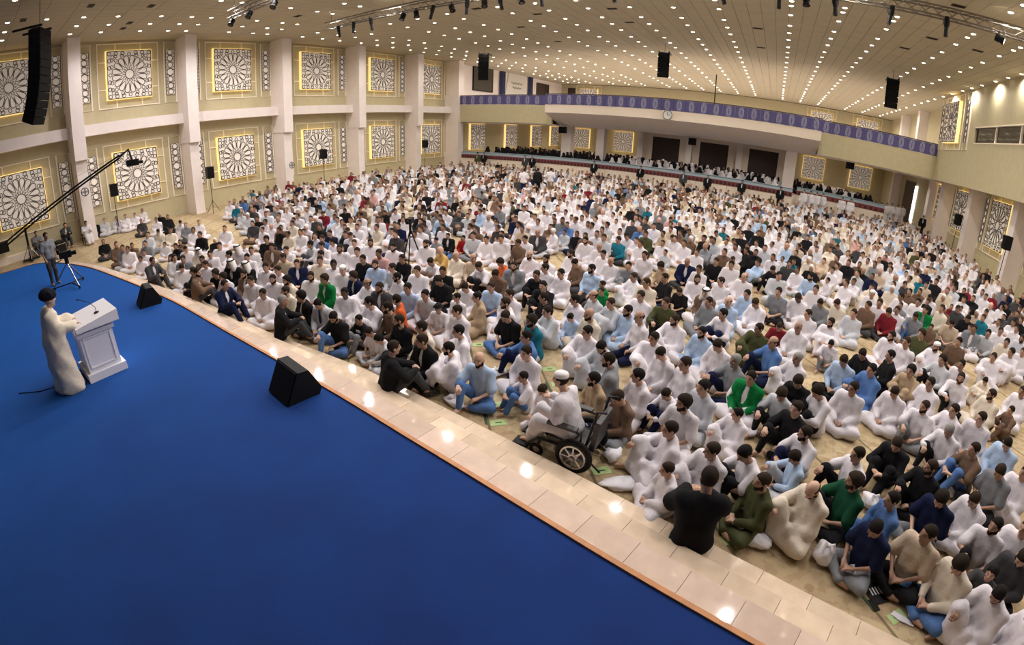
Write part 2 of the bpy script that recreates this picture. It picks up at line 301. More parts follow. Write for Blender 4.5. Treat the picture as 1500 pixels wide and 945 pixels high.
for i, y in enumerate((22.4, 29.1, 35.6, 40.1)):
    lattice_panel((13.9, y, 2.92), -PI2, f'rosette lattice panel on right lower wall, {ORD[i]} bay counted from the camera side', i < 3)
    if i < 3:
        for s, nm in ((-1, 'near'), (1, 'far')): narrow_panel((13.9, y + s * 2.5, 2.92), -PI2, f'narrow lattice strip on right lower wall, {nm} side of {ORD[i]} bay')

# ---------------------------------------------------------------- gallery railing: cloth panels with pale emblems, rail on top
EM = MB()
for a, b in ((.17, .36), (.11, .26)): ribbon(EM, [(a * math.copysign(abs(math.cos(t)) ** .7, math.cos(t)), b * math.copysign(abs(math.sin(t)) ** .7, math.sin(t))) for t in [i * math.tau / 16 for i in range(16)]], .024, -.035, -.045)
for s in (-.045, .045): ribbon(EM, [(s, -.3), (s, .3)], .018, -.035, -.045, False)
EM = EM.mesh('emblem', M['emblem'])
def railing(pts, n, label):
    t = thing('gallery_railing', (pts[0][0], pts[0][1], 6.12), 0, label, 'railing'); o = Vector((pts[0][0], pts[0][1], 0))
    P = [Vector((x, y, 0)) - o for x, y in pts]; Ls = [0]
    for a, b in zip(P, P[1:]): Ls.append(Ls[-1] + (b - a).length)
    at = lambda s: Vector((np.interp(s, Ls, [p.x for p in P]), np.interp(s, Ls, [p.y for p in P]), 0))
    MB().tube([at(Ls[-1] * i / 20) + Vector((0, 0, .87)) for i in range(21)], .04, 6).build('top_rail', M['door'], t)
    for i in range(n):
        a, b = at(Ls[-1] * i / n), at(Ls[-1] * (i + 1) / n); c = (a + b) / 2; w2 = (b - a).length / 2; rz = math.atan2(b.y - a.y, b.x - a.x)
        p = MB().box((-w2 + .01, -.03, .02), (w2 - .01, .03, .82)).build('cloth_panel', M['purple'], t, loc=c, rz=rz)
        put(EM, p, (0, 0, .42))
        MB().box((w2 - .04, -.04, .0), (w2, .04, .86)).build('post', M['purple'], t, loc=c, rz=rz)
railing([(XL + 1.6, GY), (-18.2, GY)], 10, 'purple cloth railing with pale emblems on left part of gallery')
railing(MID, 24, 'purple cloth railing with pale emblems along bulging middle balcony')
railing([(3.1, GY), (XR, GY)], 11, 'purple cloth railing with pale emblems on right part of gallery')
# upper gallery, left: a screen and a banner between dark curtains
t = thing('projection_screen', (XL, 44.1, 9.1), PI2, 'dark blank screen on white wall above left gallery railing', 'screen'); MB().box((-1.8, -.12, -1.2), (1.8, 0, 1.2)).build('screen_panel', M['screen'], t); put(rect_ring(1.84, 1.24, .1, 0, -.14, 'frame', M['black']), t)
t = thing('banner', (XL, 51.2, 8.9), PI2, 'white banner with faint writing between dark curtains above gallery', 'banner')
MB().add([(-2.6, -.05, -1.6), (2.6, -.05, -1.6), (1.9, -.12, 1.6), (-1.9, -.12, 1.6), (-2.6, 0, -1.6), (2.6, 0, -1.6), (1.9, 0, 1.6), (-1.9, 0, 1.6)], [(0, 1, 2, 3), (7, 6, 5, 4), (0, 4, 5, 1), (1, 5, 6, 2), (2, 6, 7, 3), (3, 7, 4, 0)]).build('cloth', M['banner'], t)
for z, w2 in ((.35, 1.3), (-.2, 1.0)):
    mb = MB(); ribbon(mb, [(-w2 + 2 * w2 * i / 30, z + .10 * math.sin(i * 1.9) + .06 * math.sin(i * .7)) for i in range(31)], .07, -.11, -.14, False); mb.build('script_line', M['ink'], t)
for s in (-1, 1):
    mb = MB(); mb.prism([(s * 3.3 + .5 * math.cos(a) * (1 + .15 * math.cos(6 * a)), -.18 + .16 * math.sin(a)) for a in [k * math.tau / 24 for k in range(24)]], -1.8, 1.75); mb.build('curtain', M['curtain'], t)
t = thing('wall_clock', (-7.9, 35.86, 5.80), 0, 'round white clock on the middle balcony fascia', 'clock'); mb = MB(); mb.tube([(0, .05, 0), (0, -.06, 0)], .33, 24); mb.build('face', M['paper'], t); MB().ring((0, -.06, 0), (0, 1, 0), .33, .035, 24).build('rim', M['chrome'], t)
MB().box((-.012, -.09, 0), (.012, -.07, .22)).box((0, -.09, -.012), (.16, -.07, .012)).build('hands', M['black'], t)

# ---------------------------------------------------------------- the terrace barrier
def barrier(x0, x1, y, label, z0=.0):
    t = thing('barrier', (x0, y, z0), 0, label, 'barrier'); n = max(2, int((x1 - x0) / 2.4)); W_ = (x1 - x0) / n
    for i in range(n):
        MB().box((i * W_ + .01, 0, 0), ((i + 1) * W_ - .01, .12, 1.08)).build('white_panel', M['cream'], t)
        p = MB().box((i * W_, -.04, 1.08), ((i + 1) * W_, .10, 1.42)).build('maroon_band', M['maroon'], t); mb = MB(); k = 8
        for j in range(k):
            u = i * W_ + (j + .5) * W_ / k; mb.prism([(u - .09, 1.12), (u + .09, 1.12), (u + .09, 1.27), (u, 1.37), (u - .09, 1.27)], 0, .02, Matrix(((1, 0, 0, 0), (0, 0, -1, -.04), (0, 1, 0, 0), (0, 0, 0, 1))))
        mb.build('arch_motif', M['motif'], p, kind='stuff')
        MB().box((i * W_, .0, 1.42), ((i + 1) * W_, .12, 1.66)).box((i * W_, .0, 1.62), ((i + 1) * W_, .45, 1.68)).build('blue_cover', M['paleblue'], t)
barrier(XL + 1.0, 1.7, 38.35, 'long white barrier with maroon arch band and pale blue top under gallery')
barrier(2.1, 9.2, 40.1, 'short barrier with maroon arch band right of the wide pillar', .08)
# ---------------------------------------------------------------- people: distance fields -> one continuous mesh per body
def V(*a): return np.array(a, float)

class Field:
    """A distance field on a grid; capsules that taper are blended into it."""
    def __init__(s, lo, hi, h):
        s.lo, s.h = np.array(lo, float), h
        n = np.ceil((np.array(hi) - s.lo) / h).astype(int) + 1
        s.ax = [s.lo[i] + h * np.arange(n[i]) for i in range(3)]
        s.F = np.full(n, .3, np.float32)
    def sl(s, lo, hi):
        r = []
        for i in range(3):
            a = max(0, int((lo[i] - s.lo[i]) / s.h)); b = min(len(s.ax[i]), int((hi[i] - s.lo[i]) / s.h) + 2)
            r.append(slice(a, max(a, b)))
        g = [s.ax[i][r[i]].astype(np.float32).reshape([-1 if j == i else 1 for j in range(3)]) for i in range(3)]
        return tuple(r), g
    def blend(s, r, d, k):
        f = s.F[r]
        if k > 0:
            h = np.maximum(k - np.abs(f - d), 0) / k
            s.F[r] = np.minimum(f, d) - h * h * k * .25
        else: s.F[r] = np.minimum(f, d)
    def cone(s, a, b, ra, rb, k=.02):
        a, b = np.array(a, float), np.array(b, float); m = max(ra, rb) + .07
        r, g = s.sl(np.minimum(a, b) - m, np.maximum(a, b) + m)
        ba = b - a; L = max(ba @ ba, 1e-9)
        t = np.clip(((g[0] - a[0]) * ba[0] + (g[1] - a[1]) * ba[1] + (g[2] - a[2]) * ba[2]) / L, 0, 1)
        d = np.sqrt((g[0] - a[0] - t * ba[0]) ** 2 + (g[1] - a[1] - t * ba[1]) ** 2 + (g[2] - a[2] - t * ba[2]) ** 2) - (ra + (rb - ra) * t)
        s.blend(r, d, k)
    def ell(s, M, c, rad, k=.02, sub=False, zcut=None):
        """ellipsoid in the frame M (4x4, local -> world)"""
        c = np.array(c, float); m = max(rad) + .06; w = M[:3, :3] @ c + M[:3, 3]
        r, g = s.sl(w - m, w + m); Ri = M[:3, :3].T
        q = [g[i] - M[i, 3] for i in range(3)]
        l = [Ri[i, 0] * q[0] + Ri[i, 1] * q[1] + Ri[i, 2] * q[2] - c[i] for i in range(3)]
        k0 = np.sqrt(sum((l[i] / rad[i]) ** 2 for i in range(3))) + 1e-6
        k1 = np.sqrt(sum((l[i] / rad[i] ** 2) ** 2 for i in range(3))) + 1e-6
        d = k0 * (k0 - 1) / k1
        if sub: s.F[r] = np.maximum(s.F[r], -d)
        else: s.blend(r, d, k)
    def mesh(s):
        """surface nets"""
        F, h = s.F, s.h; I = F < 0; nx, ny, nz = [n - 1 for n in F.shape]
        P = np.zeros((nx, ny, nz, 3), np.float32); N = np.zeros((nx, ny, nz), np.float32)
        C = [(i, j, k) for i in (0, 1) for j in (0, 1) for k in (0, 1)]
        sub = lambda A, c: A[c[0]:c[0] + nx, c[1]:c[1] + ny, c[2]:c[2] + nz]
        for a in C:
            for ax in range(3):
                if a[ax]: continue
                b = list(a); b[ax] = 1
                fa, fb = sub(F, a), sub(F, b); m = sub(I, a) != sub(I, b)
                if not m.any(): continue
                t = fa[m] / (fa[m] - fb[m]); p = np.tile(np.array(a, np.float32), (len(t), 1)); p[:, ax] += t
                P[m] += p; N[m] += 1
        act = N > 0; idx = -np.ones((nx, ny, nz), int); idx[act] = np.arange(act.sum())
        g = np.stack(np.nonzero(act), 1)
        v = s.lo + h * (g + P[act] / N[act][:, None])
        Q = []
        for ax in range(3):
            o = [1, 1, 1]; o[ax] = 0; u, w = [i for i in range(3) if i != ax]
            A = I[tuple(slice(o[i], -1) for i in range(3))]
            B = I[tuple(slice(1, None) if i == ax else slice(1, -1) for i in range(3))]
            m = A != B; c = np.stack(np.nonzero(m), 1) + np.array(o); flip = A[m]
            du, dw = np.zeros(3, int), np.zeros(3, int); du[u] = 1; dw[w] = 1
            q = np.stack([idx[tuple((c - du - dw).T)], idx[tuple((c - dw).T)], idx[tuple(c.T)], idx[tuple((c - du).T)]], 1)
            f = flip if ax != 1 else ~flip
            q[~f] = q[~f][:, ::-1]; Q.append(q)
        return v, np.concatenate(Q)

def raw_mesh(name, v, q):
    m = bpy.data.meshes.new(name); n = len(q)
    m.vertices.add(len(v)); m.vertices.foreach_set('co', np.asarray(v, np.float32).ravel())
    kk = q.shape[1]
    m.loops.add(n * kk); m.loops.foreach_set('vertex_index', q.ravel().astype(np.int32))
    m.polygons.add(n); m.polygons.foreach_set('loop_start', np.arange(0, n * kk, kk, dtype=np.int32))
    m.polygons.foreach_set('loop_total', np.full(n, kk, np.int32))
    m.update(calc_edges=True); m.validate(); return m

def decimated(name, v, q, tris):
    m = raw_mesh(name, v, q); o = bpy.data.objects.new('t', m); C.objects.link(o)
    md = o.modifiers.new('d', 'DECIMATE'); md.ratio = min(1, tris / (2 * len(q)))
    e = o.evaluated_get(bpy.context.evaluated_depsgraph_get()); r = bpy.data.meshes.new_from_object(e)
    bpy.data.objects.remove(o); bpy.data.meshes.remove(m); r.name = name
    for p in r.polygons: p.use_smooth = True
    return r

def cos(m):
    a = np.empty(len(m.vertices) * 3, np.float32); m.vertices.foreach_get('co', a); return a.reshape(-1, 3)

def rotz(a): c, s = math.cos(a), math.sin(a); return np.array([[c, -s, 0], [s, c, 0], [0, 0, 1.]])
def rotx(a): c, s = math.cos(a), math.sin(a); return np.array([[1, 0, 0], [0, c, -s], [0, s, c.__float__()]])

def skeleton(pose, head):
    """joints of a grown person, facing +Y, the seat or the soles at z = 0"""
    S = {}
    lean = dict(cross=.03, hug=.05, kneel=.02, one=.00, stand=.0, chair=.12, pulpit=.03, step=.06)[pose]
    pz = dict(cross=.12, hug=.11, kneel=.22, one=.11, stand=.93, chair=.50, pulpit=.93, step=.11)[pose]
    S['pel'] = V(0, 0, pz); S['waist'] = V(0, lean * .3 - .01, pz + .17); S['chest'] = V(0, lean * .8, pz + .36); S['neck'] = V(0, lean * 1.2, pz + .50)
    hy = .05 if head != 'd' else .10
    S['head'] = V(0, lean * 1.5 + hy, pz + (.69 if head != 'd' else .665))
    M = np.eye(4); M[:3, :3] = {'f': rotx(-.08), 'l': rotz(.6) @ rotx(-.1), 'd': rotz(.15) @ rotx(-.65), 'r': rotz(-.5) @ rotx(-.1)}[head]; M[:3, 3] = S['head']; S['M'] = M
    z = pz
    for s, n in ((-1, 'l'), (1, 'r')):
        S['sh' + n] = V(s * .178, lean, z + .455); S['hip' + n] = V(s * .085, 0, z - .01)
        if pose == 'cross':
            kn, an, to = V(s * .33, .29, .13), V(-s * .05, .35 + .05 * s, .07), V(-s * .20, .31 + .05 * s, .05)
            el, wr, ha = V(s * .25, .09, z + .21), V(s * .085, .28, z + .115), V(s * .02, .335, z + .10)
        elif pose in ('hug', 'step'):
            kn, an, to = V(s * .13, .34, .45), V(s * .12, .50, .08), V(s * .14, .66, .04)
            if pose == 'step': kn, an, to = V(s * .14, .42, .33), V(s * .13, .62, -.05), V(s * .15, .78, -.10)
            el, wr, ha = V(s * .26, .22, z + .26), V(s * .10, .45, z + .27), V(s * .015, .49, z + .265)
        elif pose == 'kneel':
            kn, an, to = V(s * .17, .40, .09), V(s * .10, -.02, .06), V(s * .08, -.16, .045)
            el, wr, ha = V(s * .24, .06, z + .21), V(s * .14, .24, z + .09), V(s * .12, .32, z + .06)
        elif pose == 'one':
            if s < 0:
                kn, an, to = V(-.33, .27, .12), V(.02, .33, .07), V(.16, .30, .05)
                el, wr, ha = V(-.25, .10, z + .20), V(-.10, .27, z + .13), V(-.03, .34, z + .11)
            else:
                kn, an, to = V(.17, .34, .44), V(.15, .46, .08), V(.17, .62, .04)
                el, wr, ha = V(.27, .20, z + .29), V(.17, .42, z + .355), V(.12, .50, z + .33)
        elif pose == 'chair':
            kn, an, to = V(s * .12, .43, .52), V(s * .11, .56, .17), V(s * .12, .70, .13)
            el, wr, ha = V(s * .24, .14, z + .24), V(s * .16, .38, z + .30), V(s * .12, .46, z + .31)
        else:
            kn, an, to = V(s * .10, .02, .50), V(s * .11, -.01, .08), V(s * .14, .13, .035)
            el, wr, ha = V(s * .24, -.02, z + .20), V(s * .22, .10, z - .02), V(s * .21, .14, z - .10)
            if pose == 'pulpit': el, wr, ha = V(s * .25, .10, z + .22), V(s * .21, .36, z + .19), V(s * .19, .44, z + .20)
        S['kn' + n], S['an' + n], S['to' + n], S['el' + n], S['wr' + n], S['ha' + n] = kn, an, to, el, wr, ha
    return S

def torso(f, S, o=0., k=.05, belly=0.):
    p, w, c, n = S['pel'], S['waist'], S['chest'], S['neck']
    for s in (-1, 1):
        f.cone(p + V(s * .065, -.01, 0), w + V(s * .055, .01 + belly, 0), .105 + o, .095 + o + belly * .5, k)
        f.cone(w + V(s * .055, .01 + belly, 0), c + V(s * .075, 0, 0), .095 + o + belly * .5, .100 + o, k)
        f.cone(c + V(s * .075, 0, 0), c + V(s * .09, -.005, .07), .100 + o, .070 + o, k)
    f.cone(S['shl'], S['shr'], .058 + o, .058 + o, k)
    for s in 'lr': f.cone(n + V(0, -.012, .02), S['sh' + s], .045 + o * .8, .050 + o, k)

def arms(f, S, o=0., end=1., k=.02, flare=0.):
    for s in 'lr':
        a, b, c = S['sh' + s], S['el' + s], S['wr' + s]
        if end < .5:
            e = a + (b - a) * .8; f.cone(a, e, .056 + o, .052 + o + flare, k); continue
        f.cone(a, b, .054 + o, .042 + o, k)
        f.cone(b, b + (c - b) * end, .043 + o, .028 + o + flare, k)

def legs(f, S, o=0., k=.025, end=1.):
    for s in 'lr':
        a, b, c = S['hip' + s], S['kn' + s], S['an' + s]
        f.cone(a, b, .088 + o, .058 + o, k); m = b + (c - b) * .3 + V(0, -.012, 0) * (c[2] < b[2] - .2)
        f.cone(b, m, .054 + o, .055 + o, k); f.cone(m, b + (c - b) * end, .055 + o, .036 + o + (.006 if o else 0), k)

def feet(f, S, o=0., k=.015):
    for s in 'lr':
        a, t = S['an' + s], S['to' + s]; d = t - a; d = d / max(np.linalg.norm(d), 1e-6)
        heel = a - d * .045 + V(0, 0, -.015)
        f.cone(heel, a + d * .05 + V(0, 0, -.012), .036 + o, .040 + o, k); f.cone(a + d * .05 + V(0, 0, -.012), t, .036 + o, .024 + o, k)

def hands(f, S, curl=.6):
    for s, sg in (('l', -1), ('r', 1)):
        w, h, e = S['wr' + s], S['ha' + s], S['el' + s]
        d = h - w; d /= np.linalg.norm(d); side = np.cross(d, V(0, 0, 1)); side /= np.linalg.norm(side) + 1e-9; up = np.cross(side, d)
        kn = w + d * .085
        for t in (-.018, .018): f.cone(w + side * t * .7, kn + side * t * 1.3, .020, .019, .012)
        for i, L in enumerate((.068, .078, .072, .055)):
            b = kn + side * (i - 1.5) * .021 * -sg * 1.0; m = b + (d * math.cos(curl * .6) - up * math.sin(curl * .6)) * L * .5 + side * (i - 1.5) * .003 * -sg
            t = m + (d * math.cos(curl * 1.5) - up * math.sin(curl * 1.5)) * L * .5
            f.cone(b, m, .0095, .009, .004); f.cone(m, t, .009, .0078, .003)
        b = w + d * .03 + side * .026 * sg * -1; m = b + d * .032 + side * .024 * sg * -1 - up * .006
        f.cone(b, m, .014, .011, .006); f.cone(m, m + d * .03 - up * .006, .011, .009, .004)

def head_field(f, M, o=0., face=True, k=.02):
    f.ell(M, (0, -.012, .030), (.077 + o, .098 + o, .092 + o), k)
    q = lambda *a: M[:3, :3] @ V(*a) + M[:3, 3]
    f.cone(q(0, .020, -.030), q(0, .052, -.088), .064 + o, .030 + o, .03)
    f.cone(q(-.045, .0, -.065), q(.045, .0, -.065), .028 + o, .028 + o, .03)
    if face:
        f.cone(q(-.036, .066, -.02), q(.036, .066, -.02), .022, .022, .02)
        f.cone(q(-.034, .078, .034), q(.034, .078, .034), .011, .011, .014)
        f.cone(q(0, .088, .022), q(0, .108, -.018), .010, .015, .010)
        for s in (-1, 1):
            f.ell(M, (s * .080, -.012, -.002), (.012, .024, .034), .006)
            f.ell(M, (s * .031, .097, .014), (.012, .010, .008), 0, sub=True)
        f.cone(q(-.018, .084, -.052), q(.018, .084, -.052), .010, .010, .008)

def local(M, v): return (v - M[:3, 3]) @ M[:3, :3]

def tint(m, M):
    """eyes, brows, lips and the rest of the skin as a colour per point"""
    v = local(M, cos(m)); t = np.ones((len(v), 4), np.float32); fr = v[:, 1] > .055
    eye = fr & (np.abs(v[:, 2] - .013) < .007) & (np.abs(np.abs(v[:, 0]) - .031) < .013); t[eye, :3] = (.5, .44, .44)
    brow = fr & (np.abs(v[:, 2] - .037) < .0085) & (np.abs(np.abs(v[:, 0]) - .034) < .024); t[brow, :3] = (.42, .38, .36)
    lip = fr & (np.abs(v[:, 2] + .052) < .010) & (np.abs(v[:, 0]) < .024); t[lip, :3] = (.80, .52, .52)
    a = m.attributes.new('tint', 'FLOAT_COLOR', 'POINT'); a.data.foreach_set('color', t.ravel())

def body_mesh(S, tris, h=.010):
    lo = np.min([S[k] for k in S if k != 'M'], 0) - .16; hi = np.max([S[k] for k in S if k != 'M'], 0) + .17
    f = Field(lo, hi, h); torso(f, S, -.026); arms(f, S, -.007); legs(f, S, -.014); hands(f, S)
    feet(f, S)
    f.cone(S['neck'] + V(0, -.01, -.02), S['M'][:3, :3] @ V(0, -.012, -.05) + S['head'], .056, .052, .03)
    head_field(f, S['M']); v, q = f.mesh(); m = decimated('person', v, q, tris); tint(m, S['M']); return m

def folds(v, amp, seed=0):
    """soft creases of cloth"""
    r = random.Random(seed); d = np.zeros(len(v))
    for i in range(4):
        a = np.array([r.uniform(-1, 1), r.uniform(-1, 1), r.uniform(-.5, .5)]) * (15 + 10 * i)
        d += np.sin(v @ a + r.uniform(0, 6) + 1.3 * np.sin(v @ (a[[1, 2, 0]] * .45))) / (1 + .5 * i)
    return d * amp

def cloth_mesh(name, S, fn, tris, cut=None, amp=.005, h=.014):
    lo = np.min([S[k] for k in S if k != 'M'], 0) - .3; hi = np.max([S[k] for k in S if k != 'M'], 0) + .22
    f = Field(lo, hi, h); fn(f, S)
    if cut: cut(f, S)
    g = np.meshgrid(*f.ax, indexing='ij'); P = np.stack([a.ravel() for a in g], 1)
    near = np.abs(f.F.ravel()) < .07; F = f.F.ravel(); F[near] += folds(P[near], amp, 3).astype(np.float32) - amp * .9
    if not S.get('step'): F[:] = np.maximum(F, .004 - P[:, 2] + S.get('floor', 0))
    f.F = F.reshape(f.F.shape); v, q = f.mesh(); return decimated(name, v, q, tris)

def skirt(f, S, o=.03):
    """the cloth of a robe stretched over both legs"""
    legs(f, S, o, .07, .94); K, A = [S['knl'], S['knr']], [S['anl'], S['anr']]
    mid = (K[0] + K[1]) / 2; am = (A[0] + A[1]) / 2
    for t in (.25, .5, .75):
        f.cone(K[0] + (K[1] - K[0]) * t, A[0] + (A[1] - A[0]) * t * 1. + (K[0] - A[0]) * .12, .06, .045, .08)
    f.cone(S['pel'] + V(0, .05, 0), mid * .8 + S['pel'] * .2 + V(0, 0, -.02), .10, .07, .09)

def neck_hole(f, S):
    n = S['neck']; M = np.eye(4); M[:3, 3] = n + V(0, .02, .075); f.ell(M, (0, 0, 0), (.062, .07, .055), 0, sub=True)

def g_robe(f, S):
    torso(f, S, .012, .06, .015); skirt(f, S, .024)
def g_robe_all(f, S): g_robe(f, S); arms(f, S, .020, .97, .03, .014)
def g_shirt(f, S):
    torso(f, S, .010, .05, .01); arms(f, S, .012, .97, .03, .006)
    f.cone(S['pel'] + V(-.08, 0, .02), S['pel'] + V(.08, 0, .02), .12, .12, .05)
def g_tee(f, S):
    torso(f, S, .010, .05, .01); arms(f, S, .014, .3, .03, .012); f.cone(S['pel'] + V(-.08, 0, .02), S['pel'] + V(.08, 0, .02), .12, .12, .05)
def g_jacket(f, S):
    torso(f, S, .028, .05, .01); arms(f, S, .027, .95, .03, .008); p = S['pel']
    f.cone(p + V(-.08, -.01, .0), p + V(.08, -.01, .0), .135, .135, .05)
def jacket_cut(f, S):
    neck_hole(f, S); c, w = S['chest'], S['waist']
    M = np.eye(4); M[:3, 3] = c + V(0, .13, .06); f.ell(M, (0, 0, 0), (.045, .09, .20), 0, sub=True)
def g_pants(f, S):
    f.cone(S['pel'] + V(-.07, -.01, 0), S['pel'] + V(.07, -.01, 0), .112, .112, .04); legs(f, S, .012, .03, .95)
def g_gown(f, S):
    """a standing person's long robe"""
    torso(f, S, .02, .06, .02); arms(f, S, .035, .95, .04, .03); p = S['pel']
    for s in (-1, 1): f.cone(p + V(s * .05, 0, .05), V(s * .09, .02, .06), .135, .15, .08)
    f.cone(V(-.1, .03, .06), V(.1, .03, .06), .16, .16, .06)
def g_cloak(f, S):
    g_gown(f, S); p = S['pel']
    for s, n in ((-1, 'l'), (1, 'r')):
        f.cone(S['el' + n], p + V(s * .20, -.04, -.25), .085, .10, .10); f.cone(S['sh' + n] + V(0, -.04, -.05), V(s * .21, -.06, .09), .10, .16, .10); f.cone(p + V(s * .16, 0, 0), V(s * .20, .06, .09), .14, .17, .10)
    f.cone(p + V(0, -.08, .1), V(0, -.12, .1), .16, .18, .1); f.cone(V(-.2, .05, .06), V(.2, .05, .06), .17, .17, .08)

def cap_mesh(name, S, kind, tris):
    M = S['M']; c = M[:3, 3]; f = Field(c - .27, c + .24, .0085)
    if kind in ('short', 'full', 'fringe', 'scalp'):
        o = dict(short=.007, full=.020, fringe=.006, scalp=.004)[kind]; head_field(f, M, o, False)
    elif kind == 'beard': head_field(f, M, .008, False)
    elif kind == 'cap':
        f.ell(M, (0, -.015, .06), (.084, .102, .058), .01); f.ell(M, (0, -.015, .085), (.078, .096, .045), .02)
    elif kind == 'turban':
        q = lambda *a: M[:3, :3] @ V(*a) + c
        f.ell(M, (0, -.02, .080), (.135, .165, .095), .02); f.ell(M, (0, -.035, .115), (.115, .135, .10), .03)
        for i in range(3): f.cone(q(-.11, .05 - .04 * i, .06 + .02 * i), q(.11, .03 - .02 * i, .075 + .03 * i), .035, .035, .012)
    elif kind == 'hat':
        f.ell(M, (0, -.012, .075), (.088, .108, .07), .01); f.ell(M, (0, -.012, .045), (.135, .155, .018), .012)
    elif kind == 'scarf':
        head_field(f, M, .020, False); q = lambda *a: M[:3, :3] @ V(*a) + c
        for s in (-1, 1):
            f.cone(q(s * .07, -.02, .0), q(s * .105, .0, -.17), .045, .060, .05)
            f.cone(q(s * .05, -.07, .0), q(s * .06, -.085, -.2), .06, .075, .05)
    elif kind == 'agal':
        q = lambda *a: M[:3, :3] @ V(*a) + c
        for i in range(20):
            a, b = i * math.tau / 20, (i + 1) * math.tau / 20
            for dz in (0, .018): f.cone(q(.094 * math.sin(a), -.014 + .112 * math.cos(a), .075 + dz), q(.094 * math.sin(b), -.014 + .112 * math.cos(b), .075 + dz), .011, .011, 0)
    g = np.meshgrid(*f.ax, indexing='ij'); L = local(M, np.stack([a.ravel() for a in g], 1)); x, y, z = L.T; F = f.F.ravel()
    if kind in ('short', 'full', 'scalp'):
        zmin = np.interp(y, [-.06, -.02, .0, .035, .055, .075, .10], [-.07, -.05, -.015, .01, .055, .072, .08]); F[:] = np.maximum(F, zmin - z)
        F += .004 * np.sin(x * 140 + 2 * np.sin(y * 90)) * np.sin(y * 120) * (kind == 'full')
    elif kind == 'fringe':
        zmin = np.interp(y, [-.06, -.02, .0, .03], [-.07, -.05, -.015, .03]); F[:] = np.maximum(F, np.maximum(zmin - z, z - .045)); F[:] = np.maximum(F, y - .03)
    elif kind == 'beard':
        top = np.interp(y, [-.01, .03, .06, .075, .1], [.005, -.02, -.045, -.034, -.034]); F[:] = np.maximum(np.maximum(F, z - top), -.005 - y)
        F[:] = np.maximum(F, .014 - np.sqrt((x * .42) ** 2 + (z + .053) ** 2 + np.minimum(y - .07, 0) ** 2))
    elif kind == 'cap': F[:] = np.maximum(F, .045 - z)
    elif kind == 'scarf': F[:] = np.maximum(F, .098 - np.sqrt(x ** 2 * 1.9 + (y - .12) ** 2 + (z + .02) ** 2 * .75))
    f.F = F.reshape(f.F.shape); v, q = f.mesh(); return decimated(name, v, q, tris)
# ---------------------------------------------------------------- the stage: carpet, wooden edge, three bands of marble tiles stepping down
E0 = [(-24.6, -3.0), (-23.6, .3), (-22.95, 2.2), (-19.7, 3.36), (-16, 3.82), (-12.1, 4.06), (-8.85, 4.0), (-5.52, 3.85), (-3.37, 3.62), (-1.82, 3.38), (-.3, 3.06), (.99, 2.74), (3, 2.15), (5.2, 1.35), (7.2, .5)]
def curve(P, step):
    out = []
    for i in range(len(P) - 1):
        p0, p1, p2, p3 = [Vector((*P[max(0, min(len(P) - 1, j))], 0)) for j in (i - 1, i, i + 1, i + 2)]
        for k in range(24):
            t = k / 24; out.append(.5 * ((2 * p1) + (p2 - p0) * t + (2 * p0 - 5 * p1 + 4 * p2 - p3) * t * t + (3 * p1 - p0 - 3 * p2 + p3) * t ** 3))
    out.append(Vector((*P[-1], 0))); L_ = [0]
    for a, b in zip(out, out[1:]): L_.append(L_[-1] + (b - a).length)
    n = int(L_[-1] / step); s = [L_[-1] * i / n for i in range(n + 1)]
    return [Vector((np.interp(q, L_, [p.x for p in out]), np.interp(q, L_, [p.y for p in out]), 0)) for q in s]
EDGE = curve(E0, .30)
def normals(P):
    r = []
    for i in range(len(P)):
        d = (P[min(i + 1, len(P) - 1)] - P[max(i - 1, 0)]).normalized(); r.append(Vector((-d.y, d.x, 0)))
    return r
NRM = normals(EDGE)
def width(x): return float(np.interp(x, [-20, -9, -6, 9], [.85, .95, 1.2, 1.25]))
def off(i, t, z): p = EDGE[i] + NRM[i] * (t * width(EDGE[i].x)); return (p.x, p.y, z)
sc_ = MB().prism([(p.x, p.y) for p in EDGE] + [(7.2, -7.9), (-24.6, -7.9)], 0, .505)
t = sc_.build('stage_carpet', M['blue'], label='large bright blue carpet covering the raised stage', cat='carpet')
mb = MB()
for i in range(len(EDGE) - 1):
    mb.add([off(i, 0, .505), off(i + 1, 0, .505), off(i + 1, .05, .505), off(i, .05, .505), off(i, 0, .53), off(i + 1, 0, .53), off(i + 1, .05, .53), off(i, .05, .53)], [(4, 5, 6, 7), (0, 1, 5, 4), (2, 3, 7, 6)])
struct('trim_3', mb, M['wood'])
base = MB()
for i in range(len(EDGE) - 1):
    for z, a, b in ((.48, .04, .36), (.31, .36, .68), (.14, .68, .995)): base.add([off(i, a, z), off(i + 1, a, z), off(i + 1, b, z), off(i, b, z), off(i, a, 0), off(i + 1, a, 0), off(i + 1, b, 0), off(i, b, 0)], [(0, 1, 2, 3), (3, 2, 6, 7)])
steps = struct('stage_steps', base, M['grout'])
for bnd, (z, a, b) in enumerate(((.50, .05, .365), (.333, .355, .685), (.167, .675, 1.))):
    for i in range(bnd % 2, len(EDGE) - 2, 2):
        if EDGE[i].x < -24 or EDGE[i].y < 0.3: continue
        e = .003; mb = MB(); A = []
        for zz in (z - .165, z):
            for (j, tt, sg) in ((i, a, 1), (i + 2, a, -1), (i + 2, b, -1), (i, b, 1)):
                p = Vector(off(j, tt, zz)); d = (EDGE[i + 2] - EDGE[i]).normalized(); A.append(p + d * e * sg)
        mb.add(A, [(4, 5, 6, 7), (0, 1, 5, 4), (1, 2, 6, 5), (2, 3, 7, 6), (3, 0, 4, 7)])
        k = random.uniform(.86, 1.08); c = (.74, .60, .45) if bnd else (.70, .55, .45); mb.build('tile', M['marble'], steps, color=(c[0] * k, c[1] * k, c[2] * k))

